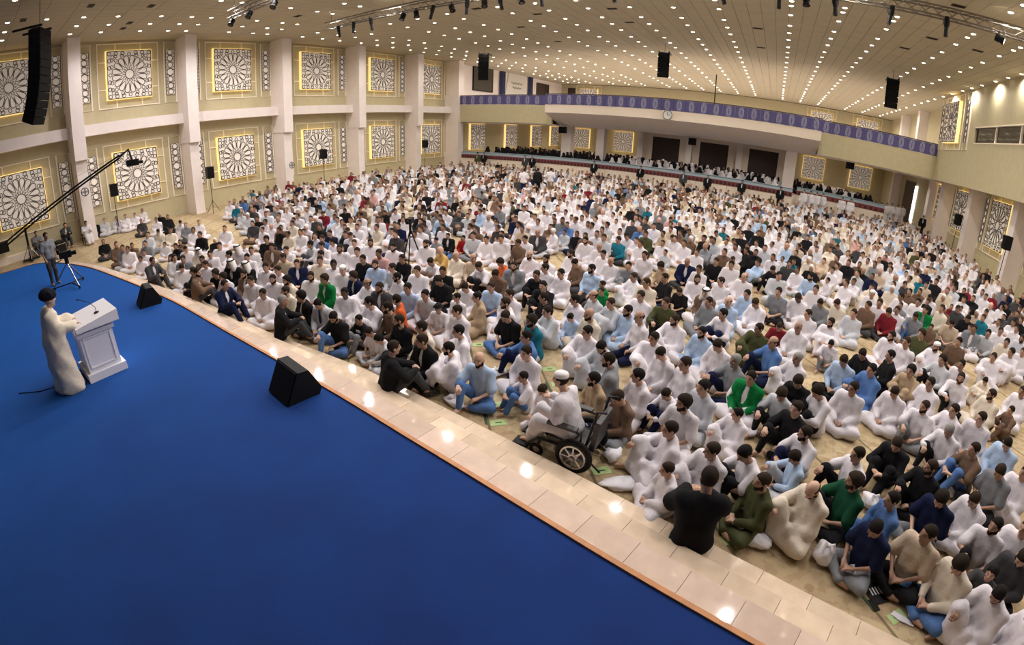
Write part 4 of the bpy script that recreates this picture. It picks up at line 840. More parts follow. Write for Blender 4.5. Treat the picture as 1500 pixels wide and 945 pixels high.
PEOPLE = '''
-0.37 4.64 2.12 thobe w - cross f s k
0.76 4.78 2.06 shirt ol ol cross f s B
2.20 4.58 2.30 tee nv gr cross d s -
1.38 4.93 2.28 thobe cr - one d b B
0.03 5.12 2.54 thobe w - one r s -
4.14 3.64 1.44 thobe w - cross f s -
0.56 5.30 2.13 tee w bk hug d s -
-0.54 5.24 1.99 thobe w - one f t -
3.25 4.25 2.13 shirt cr bl cross d c -
2.82 4.61 2.44 tee be bk cross r s -
3.70 3.93 2.13 thobe w - one d s B
1.90 5.25 2.09 tee fg bk one r c B
2.46 5.10 1.81 shirt bl bl cross f s -
3.80 4.41 2.40 tee dg dg hug f c k
-1.36 5.80 2.42 shirt br gr cross d s -
1.18 5.67 1.89 shirt lb lg one d c k
-0.52 6.00 2.73 tee w w cross r c B
-2.45 5.50 2.68 shirt w w kneel d s k
1.29 6.16 2.33 tee w nv hug r s B
2.01 5.89 1.98 tee w bk one f s -
4.26 4.63 2.40 shirt dg bk cross d s B
3.22 5.42 2.37 tee nv gr cross d c B
-1.87 6.02 2.39 shirt tn nv cross r s B
0.24 6.34 2.45 thobe w - one r s k
3.92 5.07 2.65 tee w bk one r t B
-0.32 6.57 2.46 shirt lg lg cross f s -
-1.30 6.42 2.32 thobe w - cross r s -
-2.91 5.77 2.36 tee w bl hug f s k
-0.81 6.47 2.56 shirt w nv hug d s k
-3.67 5.57 3.23 tee lb bl one f b B
4.47 5.15 2.42 thobe w - cross r s -
3.85 5.62 2.12 thobe w - cross d s -
1.09 6.68 2.47 tee bk bk one f s -
3.17 6.07 2.30 shirt bk bk one r s B
-1.83 6.58 1.84 jacket gr lg cross f s B
-3.15 6.23 2.85 thobe w - cross f s -
-0.71 6.98 2.28 shirt w bk kneel f s -
2.77 6.59 2.49 shirt bk bk hug d s -
-4.22 5.66 2.12 thobe w - hug f s B
0.88 7.19 2.64 tee lg bk one d c -
-1.15 7.32 2.42 thobe w - kneel d s -
-4.77 5.58 2.90 jacket bk bk cross r s -
0.33 7.37 2.74 scarf lg w cross f s -
-2.18 7.16 2.65 thobe lg - one d s B
-3.43 6.71 2.38 jacket bl nv one f s -
1.59 7.50 2.09 shirt w bk hug d c -
-4.47 6.24 2.35 thobe w - cross f s -
0.02 7.84 2.31 tee gr nv one f g B
1.18 7.85 2.69 tee bk bk hug d c -
4.54 6.42 2.20 tee gr bk cross d s -
-2.63 7.49 2.97 thobe w - one r s -
-5.12 6.01 2.63 thobe cr - cross r s -
4.24 6.88 1.86 tee br bl hug f s -
-1.52 7.96 3.14 thobe w - one r s -
-5.68 5.52 2.47 shirt lg lg cross d c k
2.13 7.95 2.77 thobe w - cross r s -
5.06 6.59 2.37 thobe w - one r s -
3.86 7.36 2.34 shirt w bk one d g B
-3.64 7.37 2.55 shirt tl lg cross f c B
-5.69 6.02 2.91 shirt bk bk cross r t B
-0.31 8.37 2.51 thobe w - cross d s -
-6.11 5.66 2.95 tee w lg cross d s k
-4.20 7.42 2.92 tee bk bl cross d s -
-5.06 6.98 2.81 thobe w - cross r t -
-1.90 8.45 2.34 shirt w nv kneel f b -
3.51 7.98 2.58 tee w gr one r t B
1.14 8.64 2.23 thobe w - one f g -
-2.84 8.25 2.50 thobe cr - cross f b B
3.05 8.36 2.46 thobe w - cross d s -
-0.72 8.81 2.58 thobe lb - cross f s B
-7.02 5.54 3.26 tee bk bl one d s B
-3.63 8.07 2.53 thobe lg - hug f s -
5.08 7.41 2.26 thobe lb - cross d t -
-3.29 8.42 2.75 shirt lb lb cross d s k
-6.69 5.91 -3.21 tee bk gr hug f s kp
0.65 9.00 2.19 tee bl nv one f b -
-6.27 6.34 2.70 shirt br bk cross r s B
4.14 8.07 2.08 thobe w - one f s -
-4.51 7.89 2.41 thobe w - cross f s B
-1.35 9.04 2.74 thobe w - one r s B
4.68 8.00 2.42 thobe w - cross r s -
-2.26 8.92 2.42 thobe lb - cross f s B
2.62 8.87 2.20 thobe bl - one f s -
2.12 9.13 2.54 shirt lb bk cross d s -
-6.83 6.40 2.92 thobe w - hug r s -
-5.79 7.24 -2.93 tee w w cross f H k
-6.50 6.84 2.31 tee og bk cross r s -
-5.19 7.88 2.37 thobe tn - cross f t -
-3.43 8.91 2.56 thobe w - cross r s -
-4.03 8.66 2.49 shirt bk gr cross r s -
-2.72 9.23 2.59 thobe lg - hug f s -
0.32 9.66 2.71 thobe ol - one r s -
-5.68 7.76 3.01 shirt w lg kneel r s k
-6.25 7.41 -3.03 shirt lg w cross f s -
-4.75 8.43 2.90 thobe w - cross r s -
3.90 8.95 2.19 thobe w - cross f s -
-7.81 5.83 -2.99 jacket lg lg cross d s T
-3.22 9.47 2.54 shirt lg br cross r b -
-0.44 10.03 2.62 shirt w nv hug r s -
-1.76 9.91 3.17 shirt ol bk one r s -
-6.80 7.47 3.27 shirt lb w cross f s -
3.60 9.43 2.41 shirt tn tn hug f c -
2.63 9.81 2.38 tee bk bk cross d s -
-8.36 5.77 2.96 jacket bk dg cross r c -
-2.32 9.92 2.77 thobe w - one f s -
-5.39 8.66 -3.09 tee lb bl cross f s -
-5.87 8.40 3.11 thobe w - cross d s -
-7.86 6.54 -2.72 thobe w - cross f s D
-7.34 7.14 -3.00 jacket dg w cross f s B
1.20 10.29 2.51 thobe w - cross f b -
-4.45 9.40 -3.14 shirt bk bk hug f s -
3.26 9.88 1.73 shirt bk bk cross f s -
1.96 10.34 2.92 tee w gr one d s k
-6.56 8.36 3.09 tee bk bk cross d s -
0.78 10.57 2.95 tee mr dg cross d s k
-0.84 10.56 2.46 thobe gr - cross f t -
-7.88 7.25 3.09 thobe w - one r b -
5.45 9.28 2.10 thobe cr - cross r s B
-9.12 5.86 3.21 thobe cr - cross r s B
4.82 9.76 2.72 shirt w bk one f s B
-3.33 10.24 2.84 tee gn dg cross f s k
-0.44 10.94 2.63 thobe lb - cross f b -
-9.49 5.45 -2.78 thobe w - cross f s -
-8.69 6.68 3.08 jacket gn w kneel f c -
5.97 9.11 1.87 shirt br br hug f s k
-7.55 7.97 2.87 thobe w - cross r s B
-5.73 9.51 2.93 shirt br br cross d s -
-4.92 10.00 -3.16 tee bk bk hug f s -
3.73 10.66 2.24 thobe w - kneel f s -
-3.44 10.66 2.36 tee gn dg cross f s k
-2.46 11.01 2.82 thobe cr - cross r s -
-7.43 8.52 -2.93 thobe w - cross f s -
0.23 11.36 2.43 thobe w - cross d s -
-1.04 11.30 2.84 robe br w cross f K -
-8.55 7.47 3.02 jacket nv bk cross r c -
-7.03 8.98 -2.76 shirt bk bk cross f s -
-4.47 10.45 2.76 thobe w - cross f s -
4.60 10.46 2.15 shirt lg bk one f c -
2.01 11.31 2.82 thobe w - hug r s B
-9.62 6.27 -3.24 thobe cr - cross f c B
-3.87 10.92 2.85 shirt lb dg kneel r s B
1.47 11.47 2.59 thobe w - cross r s -
-1.69 11.48 2.80 tee bk bk cross d s k
-9.46 6.81 -2.45 thobe w - cross f s B
-5.72 10.23 -2.92 jacket gr w cross f s B
-4.99 10.63 2.71 thobe w - cross r s -
5.15 10.56 2.25 shirt w nv cross f t -
-2.90 11.36 2.50 thobe w - one f s -
-6.42 9.87 2.91 tee w bk hug d s -
3.51 11.24 2.61 thobe w - cross r s B
-8.18 8.46 3.05 shirt lg w cross r s -
6.50 9.85 2.07 thobe w - cross f s -
-0.06 11.86 2.61 thobe lb - cross f s -
-10.16 6.16 -2.56 thobe w - cross f s B
-9.15 7.61 -2.72 thobe w - cross f C -
-2.14 11.73 2.33 tee bk nv cross f s -
-10.57 5.78 -2.79 thobe w - cross f s -
5.91 10.55 2.13 thobe cr - hug d s k
-8.81 8.42 -2.66 thobe lb - cross f s B
-6.19 10.54 2.50 tee og bk cross d c -
-7.78 9.59 -3.28 shirt w br hug d s -
4.73 11.40 2.36 thobe w - one r C B
-6.93 10.22 -3.09 shirt be br cross f b -
-1.46 12.30 3.34 thobe w - cross f s B
-4.51 11.59 2.52 shirt br dg cross d s -
-5.31 11.32 2.87 thobe w - cross f s B
-9.78 7.80 -2.38 thobe w - cross f s D
-0.79 12.50 2.50 thobe w - cross r s -
2.71 12.30 2.55 thobe lg - cross f s -
0.72 12.59 2.70 tee gr bk cross f s -
1.29 12.61 2.54 thobe w - cross d s D
-10.65 6.68 -2.99 thobe w - cross f s -
-8.59 9.26 3.10 shirt bk bk cross f s -
-7.49 10.23 2.91 thobe cr - cross r b -
-9.39 8.55 -2.86 shirt bk bk cross f s -
-3.33 12.27 3.26 shirt gr gr hug f s -
4.49 11.91 2.18 shirt ol w cross f c -
-11.31 6.01 -2.81 jacket br dg cross f s B
-10.33 7.79 -2.45 thobe cr - cross f t -
1.90 12.76 2.51 shirt gr gr cross d s -
-11.59 5.54 -2.94 thobe w - cross r c -
-5.93 11.51 2.98 thobe w - cross f b B
-11.20 6.61 -2.48 thobe w - cross f s -
-3.87 12.41 2.99 thobe w - cross f b -
-10.81 7.35 -2.39 jacket nv dg cross f s T
2.41 12.95 2.21 thobe cr - cross d s -
-12.14 5.57 -2.68 tee bk bk cross r c -
-9.38 9.16 -2.91 shirt pk br cross f s -
-2.47 12.90 2.41 shirt tn br cross d c -
-4.97 12.23 2.71 thobe w - cross r s B
5.57 12.16 2.80 shirt br br cross r s -
6.45 11.73 2.75 thobe w - one r s -
-0.27 13.39 2.86 thobe w - cross f b -
-8.23 10.53 2.80 shirt ta tn hug r b -
-1.54 13.36 2.77 shirt w tn cross f s -
-3.14 13.24 2.97 shirt w dg kneel f s -
-10.79 8.22 -2.77 thobe w - cross r s -
-4.27 12.92 2.95 thobe w - cross f s -
-10.15 9.02 -2.67 thobe w - cross f s -
-10.62 8.74 -2.46 thobe w - kneel f s B
-9.54 9.89 -2.84 thobe w - cross f s B
-12.09 6.48 -2.60 jacket bk lg cross r K -
3.29 13.41 2.50 shirt br dg cross r s -
-11.60 7.48 -2.82 thobe be - cross r t -
3.91 13.32 2.44 shirt mr dg cross d s -
1.81 13.83 2.63 thobe w - cross f s -
-1.99 13.82 3.09 jacket nv dg cross f b -
-12.61 6.30 -2.59 jacket bk lg cross r K -
-12.97 5.33 -3.04 shirt dg bk hug r s -
-9.03 10.75 3.51 thobe w - cross r s B
-7.34 12.25 -2.88 thobe w - kneel f s -
3.68 13.83 2.70 shirt w dg cross f s -
0.66 14.29 3.41 thobe lg - cross f s -
-6.86 12.53 2.92 shirt br dg cross r s -
-4.64 13.58 -3.25 thobe w - cross f b -
4.23 13.77 2.51 thobe w - cross f s -
4.77 13.66 2.59 shirt gr bl one d s -
-0.74 14.43 3.00 thobe w - cross f s -
5.23 13.46 2.66 shirt br gr cross f s k
7.40 12.52 2.37 thobe w - hug r s -
-10.59 9.96 -2.54 thobe w - cross f s B
-12.83 6.97 -2.50 thobe w - cross f s -
-13.40 5.86 -2.54 thobe w - cross r s -
-1.24 14.66 3.12 shirt bk bk cross r s -
-11.62 8.91 -2.82 thobe w - cross r s -
-7.94 12.38 -2.92 thobe w - cross f t -
-11.11 9.78 -2.70 thobe w - cross f t -
-12.36 8.10 -2.76 thobe w - cross f s -
-13.88 5.26 -2.05 thobe w - cross d s -
-6.93 13.09 2.98 thobe w - cross f s -
-5.29 14.08 3.01 thobe w - cross f s B
-8.49 12.44 -2.85 shirt lg gr cross f s -
6.00 13.93 2.65 tee be dg cross d s -
0.56 15.14 2.51 tee bk bk one d s -
-11.75 9.48 -3.25 thobe w - cross r s -
-13.49 6.77 -3.17 shirt br br cross r s -
-12.17 8.96 -3.22 shirt lg dg hug r s -
1.73 15.07 2.63 shirt lb gr cross r s B
3.64 14.74 2.45 thobe w - cross f C -
-12.97 7.95 -2.44 jacket br lg cross f s T
-14.00 6.02 -2.27 shirt br bk cross f s -
8.02 12.97 2.22 thobe w - cross f s -
6.62 13.70 2.60 robe gr w cross f s -
-9.52 11.86 -3.08 shirt gr dg cross r s k
7.60 13.33 2.42 thobe cr - cross f s -
5.24 14.42 2.84 scarf gr dg cross r s -
-13.51 7.49 -2.19 thobe w - cross f s -
-9.37 12.27 -2.91 jacket bk bl kneel f s k
-8.97 12.59 -2.97 shirt rd dg cross f s k
7.16 13.80 2.61 shirt lg gr cross f s -
-12.33 9.50 -2.78 shirt bl gr cross f s -
-4.51 15.00 2.92 shirt tl dg one r s -
-14.34 6.45 -2.11 thobe w - cross f t -
-7.02 14.06 -2.87 jacket dg lg cross f b T
-14.05 7.32 -2.69 thobe w - cross r K -
-14.80 5.71 -2.22 jacket gr w cross f s -
4.72 15.32 2.36 thobe w - cross r s -
5.27 15.29 2.65 thobe w - cross f s -
1.05 16.22 2.99 shirt dg dg cross f s -
-15.34 5.59 -1.72 thobe w - cross f s -
6.91 14.96 2.72 tee bk bk cross d s -
-14.10 8.46 -2.33 shirt bk bk cross f c -
7.86 14.47 2.87 thobe w - cross f s -
-15.17 6.43 -2.35 thobe cr - cross f K -
-12.92 10.29 -2.76 shirt nv dg cross f s -
-12.60 10.80 -2.68 shirt dg dg cross r s -
8.60 14.26 2.34 thobe lg - cross f s B
-15.06 7.17 -2.24 thobe w - cross f s -
-14.85 8.02 -2.57 thobe w - cross f s -
-14.28 9.49 -2.66 robe cr w cross f K -
-14.11 10.02 -2.50 robe br w cross f K -
-12.52 12.18 -2.31 thobe w - cross f s -
-13.92 10.56 -2.22 shirt bk dg cross f s -
-16.25 6.44 -2.24 thobe w - cross f K -
8.90 15.25 2.13 thobe w - cross f s -
-13.12 11.85 -2.64 thobe w - cross f s -
6.83 16.37 2.75 shirt mr tn cross f s -
-0.42 17.77 2.71 shirt bk bk cross f s -
-17.06 5.00 -2.08 thobe w - kneel f s -
-13.77 11.50 -2.09 thobe w - cross f s -
-1.24 17.96 2.85 tee w dg kneel f s -
-17.51 5.30 -2.08 thobe w - cross f s -
-15.37 9.87 -2.11 robe br w cross f K -
-17.16 6.49 -2.92 jacket bk w hug r s -
-16.79 7.80 -1.93 jacket bk w cross f s -
-14.38 11.86 -2.66 thobe w - cross f s -
7.66 17.35 2.47 thobe w - cross f s -
-16.17 10.00 -2.55 thobe w - cross f K -
-17.53 7.63 -2.68 jacket bk w cross f K -
-18.56 5.01 -2.00 thobe w - cross f s -
-15.54 11.44 -2.44 thobe w - cross f s -
-18.23 6.99 -1.98 shirt br bk cross f s -
-17.58 8.69 -2.22 thobe w - cross f s -
-19.11 4.98 -2.10 shirt gr lg cross f s -
-18.88 5.84 -2.21 shirt gr w cross f s -
-18.67 6.52 -2.07 thobe w - cross f s -
-19.52 5.46 -1.91 shirt br dg cross f s -
-18.92 7.91 -1.94 thobe w - cross f s -
-20.12 4.96 -1.54 shirt br br cross f s -
-20.24 7.40 -1.85 thobe cr - cross f s -
-20.58 6.47 -1.69 shirt lg gr cross f s -
-20.96 7.15 -2.14 thobe cr - hug f s -
-20.55 8.87 -1.66 thobe w - cross f s -
-20.86 8.37 -1.67 shirt gr dg hug f s -
-22.14 4.93 -1.72 tee bk dg kneel f s k
-21.86 8.59 -2.23 thobe w - cross f C -
-23.98 8.72 -1.60 jacket bk bk hug f s -
-24.22 8.22 -1.95 thobe w - cross f s -
-24.76 8.66 -2.16 shirt bk bk cross f s -
-25.29 7.78 -2.11 shirt dg dg cross f s -
-28.06 7.71 -1.55 thobe w - kneel f s -
-28.09 8.30 -1.86 thobe w - kneel f s -
-28.59 6.63 -1.60 thobe lg - hug f s -
-28.59 7.35 -1.81 thobe w - kneel f s -
-29.12 6.20 -1.69 jacket bk bk hug f s -
-29.37 9.17 -1.76 thobe w - cross f s -
-29.99 9.92 -1.68 thobe w - cross f s -
'''
# ---------------------------------------------------------------- the people
COL = dict(w=(.70, .67, .71), cr=(.66, .59, .49), lb=(.38, .50, .68), bl=(.08, .16, .36), nv=(.010, .014, .045), fg=(.008, .055, .028), bk=(.012, .012, .014), gr=(.20, .21, .23), lg=(.50, .52, .56), dg=(.055, .055, .06), br=(.15, .095, .065), tn=(.38, .28, .18), ta=(.46, .30, .10), be=(.50, .40, .30), ol=(.065, .07, .03), gn=(.005, .16, .04), rd=(.36, .015, .02), mr=(.19, .018, .028), og=(.52, .10, .03), tl=(.015, .14, .20), pk=(.56, .33, .32))
CN = dict(w='white', cr='cream', lb='pale blue', bl='blue', nv='navy', fg='dark green', bk='black', gr='grey', lg='pale grey', dg='dark grey', br='brown', tn='tan', ta='mustard', be='beige', ol='olive', gn='green', rd='red', mr='maroon', og='orange', tl='teal', pk='pink')
SKIN = [(.47, .28, .20), (.40, .235, .16), (.54, .335, .245), (.34, .195, .13), (.50, .305, .215)]
SK, TM = {}, {}
def skel(pose, hd):
    if (pose, hd) not in SK: SK[pose, hd] = skeleton(pose, hd)
    return SK[pose, hd]
def memo(key, fn, m):
    if key not in TM:
        TM[key] = fn(); TM[key].materials.append(m)
    return TM[key]
def body(pose, hd, lod): return memo(('body', pose, hd, lod), lambda: body_mesh(skel(pose, hd), 3400 if lod == 0 else 1100, .010 if lod == 0 else .014), M['skin'])
def garment(kind, pose, lod):
    n0 = (2200, 800)[lod]; s = skel(pose, 'f')
    fn = dict(robe=(g_cloak if pose == 'pulpit' else g_gown if pose == 'stand' else g_robe_all), shirt=g_shirt, tee=g_tee, jacket=g_jacket, trousers=g_pants, waistcoat=g_jacket)[kind]
    return memo((kind, pose, lod), lambda: cloth_mesh(kind, s, fn, n0, jacket_cut if kind in ('jacket', 'waistcoat') else None if kind == 'trousers' else neck_hole, .012 if kind == 'robe' else .008), M['cloth'])
HEADM = dict(M=np.eye(4))
def headgear(kind, lod): return memo(('head', kind, lod), lambda: cap_mesh(kind, HEADM, kind, (420, 160)[lod]), M['cloth'] if kind in ('cap', 'turban', 'hat', 'scarf', 'agal') else M['hair'])
HN = dict(short='hair', full='hair', fringe='hair', scalp='hair', cap='cap', turban='turban', hat='hat', scarf='head_scarf', agal='head_cord', beard='beard')
HC = {'s': 'short', 'c': 'full', 'b': None, 'g': 'short', 't': 'scalp', 'C': 'cap', 'K': 'scarf', 'H': 'hat'}
DARK = [(.012, .010, .009), (.020, .014, .010), (.030, .020, .014)]
def person(x, y, z, yaw, outfit, c, b, pose, hd, hair, fl, lod, label, group=None, scale=None):
    r = random.Random(int(x * 977 + y * 131)); sc = scale or ((.80 if 'k' in fl else 1.) * r.uniform(.96, 1.04))
    sk = tuple(np.array((.13, .07, .045) if 'D' in fl else r.choice(SKIN)) * r.uniform(.85, 1.1))
    o = put(body(pose, hd, lod), None, (x, y, z), yaw, 'person', label, 'person', group, None, sk, sc)
    j = r.uniform(.90, 1.06); col = tuple(v * j for v in COL[c]); S_ = skel(pose, hd); Mh = Matrix(S_['M'].tolist())
    def add(me, name, colr): return put(me, o, name=name, color=colr)
    bc = COL.get(b, (.05, .05, .05))
    if outfit in ('thobe', 'robe', 'gown'): add(garment('robe', pose, lod), 'robe', COL['w'] if outfit == 'robe' else col)
    else:
        if outfit == 'scarf': add(garment('robe', pose, lod), 'robe', COL['w'] if c == 'lg' else col)
        else: add(garment('trousers', pose, lod), 'trousers', bc if outfit != 'jacket' or b != 'w' else COL['w'])
        if outfit in ('shirt', 'tee'): add(garment(outfit, pose, lod), 'shirt' if outfit == 'shirt' else 't_shirt', col)
        if outfit == 'jacket': add(garment('shirt', pose, lod), 'shirt', (.66, .65, .68))
    if outfit in ('jacket', 'robe', 'scarf'): add(garment('jacket', pose, lod), {'jacket': 'jacket', 'robe': 'cloak', 'scarf': 'scarf'}[outfit], COL['gn'] if outfit == 'scarf' else col)
    if 'T' in fl and lod == 0:
        n = S_['neck']; mb = MB().prism([(-.018, .06), (.018, .06), (.03, -.20), (0, -.25), (-.03, -.20)], -.006, .006, Matrix(((1, 0, 0, 0), (0, 0, -1, 0), (0, 1, 0, 0), (0, 0, 0, 1)))); mb.build('tie', M['cloth'], o, loc=(n[0], n[1] + .115, n[2] - .03), color=(.02, .03, .12))
    if 'p' in fl: MB().box((-.08, -.005, -.03), (.08, .005, .03)).build('shirt_print', M['paper'], o, loc=(0, S_['chest'][1] + .132, S_['chest'][2] + .03))
    kinds = [HC[hair]] if HC.get(hair) else (['fringe'] if hair == 'b' and r.random() < .6 else [])
    if hair == 'K': kinds.append('agal')
    if hair == 'U': kinds = ['turban']
    if hair in 'CHU': kinds.append('short' if hair == 'H' else 'fringe')
    if 'B' in fl: kinds.append('beard')
    hc = (.24, .23, .22) if hair == 'g' or 'G' in fl else r.choice(DARK)
    for k in kinds:
        g = add(headgear(k, lod), HN[k], {'cap': (.80, .78, .76), 'scarf': (.74, .72, .72), 'agal': (.01, .01, .01), 'turban': (.010, .010, .016), 'hat': (.015, .015, .017)}.get(k, hc)); g.matrix_local = Mh
        s2 = 1.012
        if k != 'agal': g.scale = (s2,) * 3
    if outfit == 'jacket' and pose == 'step':
        for s in 'lr':
            a, t_ = S_['an' + s], S_['to' + s]; mb = MB().tube([a + V(0, -.07, -.03), a + V(0, .04, -.02), t_ + V(0, .03, 0)], [.046, .05, .034], 8); mb.build('shoe', M['leather'], o, smooth=True)
    return o

ROWS = [l.split() for l in PEOPLE.strip().splitlines()]
PP = [dict(x=float(q[0]), y=float(q[1]), yaw=float(q[2]), o=q[3], c=q[4], b=q[5], pose=q[6], h=q[7], hair=q[8], fl=q[9], z=0.) for q in ROWS]
N_NEAR = 268
GARM = dict(thobe='robe', gown='robe', robe='cloak', shirt='shirt', tee='t-shirt', jacket='jacket', scarf='robe')
def short(p):
    return f"{'boy' if 'k' in p['fl'] else 'man'} in {((('white' if p['c'] == 'lg' else 'grey') + ' robe with green scarf') if p['o'] == 'scarf' else CN[p['c']] + ' ' + GARM[p['o']])}"
def hairw(p): return dict(b='bald', g='grey haired', C='white capped', H='dark hatted', K='head scarfed').get(p['hair'], 'bearded' if 'B' in p['fl'] else 'cropped' if p['hair'] == 't' else 'curly haired' if p['hair'] == 'c' else '')
POSEW = dict(cross='sitting cross-legged', hug='hugging raised knees', kneel='kneeling', one='with one knee raised', step='seated on the step', stand='standing', chair='seated', pulpit='standing')
def base_label(p): return (hairw(p) + ' ' + short(p)).strip() + (f" and {CN[p['b']]} trousers" if p['o'] in ('shirt', 'tee') else '')
def relation(p, q):
    """where p is, seen from the camera, relative to q"""
    ap, aq = math.atan2(p['x'], p['y']), math.atan2(q['x'], q['y']); dp, dq = math.hypot(p['x'], p['y']), math.hypot(q['x'], q['y'])
    if abs(ap - aq) * dp > abs(dp - dq): return 'right of' if ap > aq else 'left of'
    return 'behind' if dp > dq else 'in front of'
def make_labels(ps):
    from collections import Counter
    bl = [base_label(p) for p in ps]; cnt = Counter(bl); used, out = set(), []
    def words(s): return len(s.split())
    for p, b_ in zip(ps, bl):
        cand = [f"{b_} {POSEW[p['pose']]} on the carpet"] if cnt[b_] == 1 else []
        nb = sorted((q for q in ps if q is not p), key=lambda q: (q['x'] - p['x']) ** 2 + (q['y'] - p['y']) ** 2)[:7]
        rank = lambda q: (q['o'] == 'thobe' and q['c'] == 'w')
        for q in sorted(nb, key=rank):
            cand.append(f"{b_} {relation(p, q)} {(hairw(q) + ' ' + short(q)).strip()}"); cand.append(f"{b_} {POSEW[p['pose']]} {relation(p, q)} {short(q)}")
        cand += [f"{short(p)} {POSEW[p['pose']]} {relation(p, q)} {short(q)}" for q in nb] + [f"{short(p)} {relation(p, q)} {short(q)}" for q in nb]
        for q in nb[:4]:
            for s in nb[:5]:
                if s is not q: cand.append(f"{(hairw(p) + ' ' + short(p)).strip()} {relation(p, q)} {short(q)}, {relation(p, s)} {short(s)}")
        ok = [c_ for c_ in cand if c_ not in used and words(c_) <= 16]
        l = ok[0] if ok else min(cand, key=words); used.add(l); out.append(l)
    return out
NEAR = PP[:N_NEAR]
for k, (p, l) in enumerate(zip(NEAR, make_labels(NEAR))): person(p['x'], p['y'], 0, p['yaw'], p['o'], p['c'], p['b'], p['pose'], p['h'], p['hair'], p['fl'], 0 if math.hypot(p['x'], p['y']) < 13 else 1, l, 'seated congregation')
def fac(dx, dy): return math.atan2(-dx, dy)
# men seated on the marble steps, turned to the crowd
for x, y, dx, dy, c, hair, fl, hd, l in ((-8.25, 4.97, .6, .8, 'bk', 'g', 'G', 'f', 'grey haired man in dark suit seated on the steps, facing away from stage'), (-4.88, 4.72, .5, .85, 'bk', 's', '-', 'f', 'brown haired man in black suit seated on the steps near boys'), (.10, 4.02, -.25, .97, 'bk', 's', '-', 'f', 'broad man in black jacket on the steps, back to the camera'), (-10.5, 4.86, .95, .3, 'nv', 's', '-', 'f', 'man in navy suit seated on the steps beside white robed men'), (-15.0, 4.66, .95, .3, 'dg', 's', '-', 'f', 'man in charcoal suit on the steps behind the far wedge monitor'), (-12.15, 4.85, .5, .85, 'br', 's', 'B', 'r', 'man in brown jacket on the steps right of the far monitor')):
    person(x, y, .17, fac(dx, dy), 'jacket', c, 'dg' if c != 'nv' else 'nv', 'step', hd, hair, fl, 0, l, None, 1.0 if c != 'bk' or x < 0 else 1.12)
m_ = person(-9.32, .78, .505, fac(-.02, 1), 'gown', 'cr', 'w', 'pulpit', 'r' if False else 'f', 'U', 'BG', 0, 'man in long cream robe and black turban speaking at the white podium', None, 1.0)
o_ = person(-18.0, 2.05, .505, fac(.9, .35), 'tee', 'gr', 'dg', 'stand', 'f', 's', '-', 0, 'camera operator in grey t-shirt and dark trousers standing on the blue stage', None, 1.0)
person(-1.86, 5.06, -.02, PI2, 'thobe', 'w', 'w', 'chair', 'f', 'C', '-', 0, 'man in white robe and white cap seated in the electric wheelchair', None, 1.0)
for (x, y, a), (o1, c, b, hr, l) in zip(CH, (('shirt', 'gr', 'dg', 's', 'man in grey shirt on a chair under the jib crane'), ('jacket', 'dg', 'dg', 's', 'man in dark suit on a chair beside the equipment case'), ('thobe', 'w', 'w', 's', 'man in white robe on a chair by the first left column'))): person(x, y, -.06, a, o1, c, b, 'chair', 'f', hr, '-', 1, l)
GU = [(-25.2, 37.4, 'ol'), (-24.6, 37.5, 'bk'), (-20.2, 37.3, 'dg'), (-19.6, 37.5, 'bk'), (-13.9, 37.4, 'bk'), (-10.0, 37.4, 'bk'), (-6.6, 37.5, 'dg'), (-4.7, 37.4, 'bk'), (-2.1, 37.5, 'bk'), (.8, 37.5, 'bk'), (8.1, 41.3, 'bk'), (12.3, 39.6, 'bk')]
for k, (x, y, c) in enumerate(GU): person(x, y, 0, fac(.1 * math.sin(k * 2.1), -1), 'jacket', c, 'bk', 'stand', 'f', 's', '-', 1, f"guard in {CN[c]} suit standing before the gallery barrier, {ORD[k]} from the left", 'guards along the barrier', 1.0)
RB = [(2.6, 38.6), (3.15, 38.8), (3.6, 38.7), (4.1, 38.9), (5.6, 38.9), (6.3, 39.0), (8.9, 42.4), (9.5, 42.9), (10.4, 44.6), (11.0, 45.2), (11.7, 45.6), (12.3, 46.3)]
for k, (x, y) in enumerate(RB): person(x, y, 0, fac(-.4, -1), 'gown', 'w', 'w', 'stand', 'f', 's', '-', 1, f'man in long white robe standing at the far right back, {ORD[k]} from the left', 'standing men in white robes', 1.0)
for x, y, o1, c, b, l in ((-13.9, 25.6, 'tee', 'w', 'nv', 'man in white shirt and navy trousers walking through the crowd'), (-13.0, 27.4, 'tee', 'w', 'gr', 'man in white shirt and grey trousers walking away through crowd'), (-13.5, 26.6, 'shirt', 'bk', 'bk', 'man in black clothes walking between two men in white shirts')): person(x, y, 0, fac(-.2, 1), o1, c, b, 'stand', 'f', 's', '-', 1, l, None, 1.0)

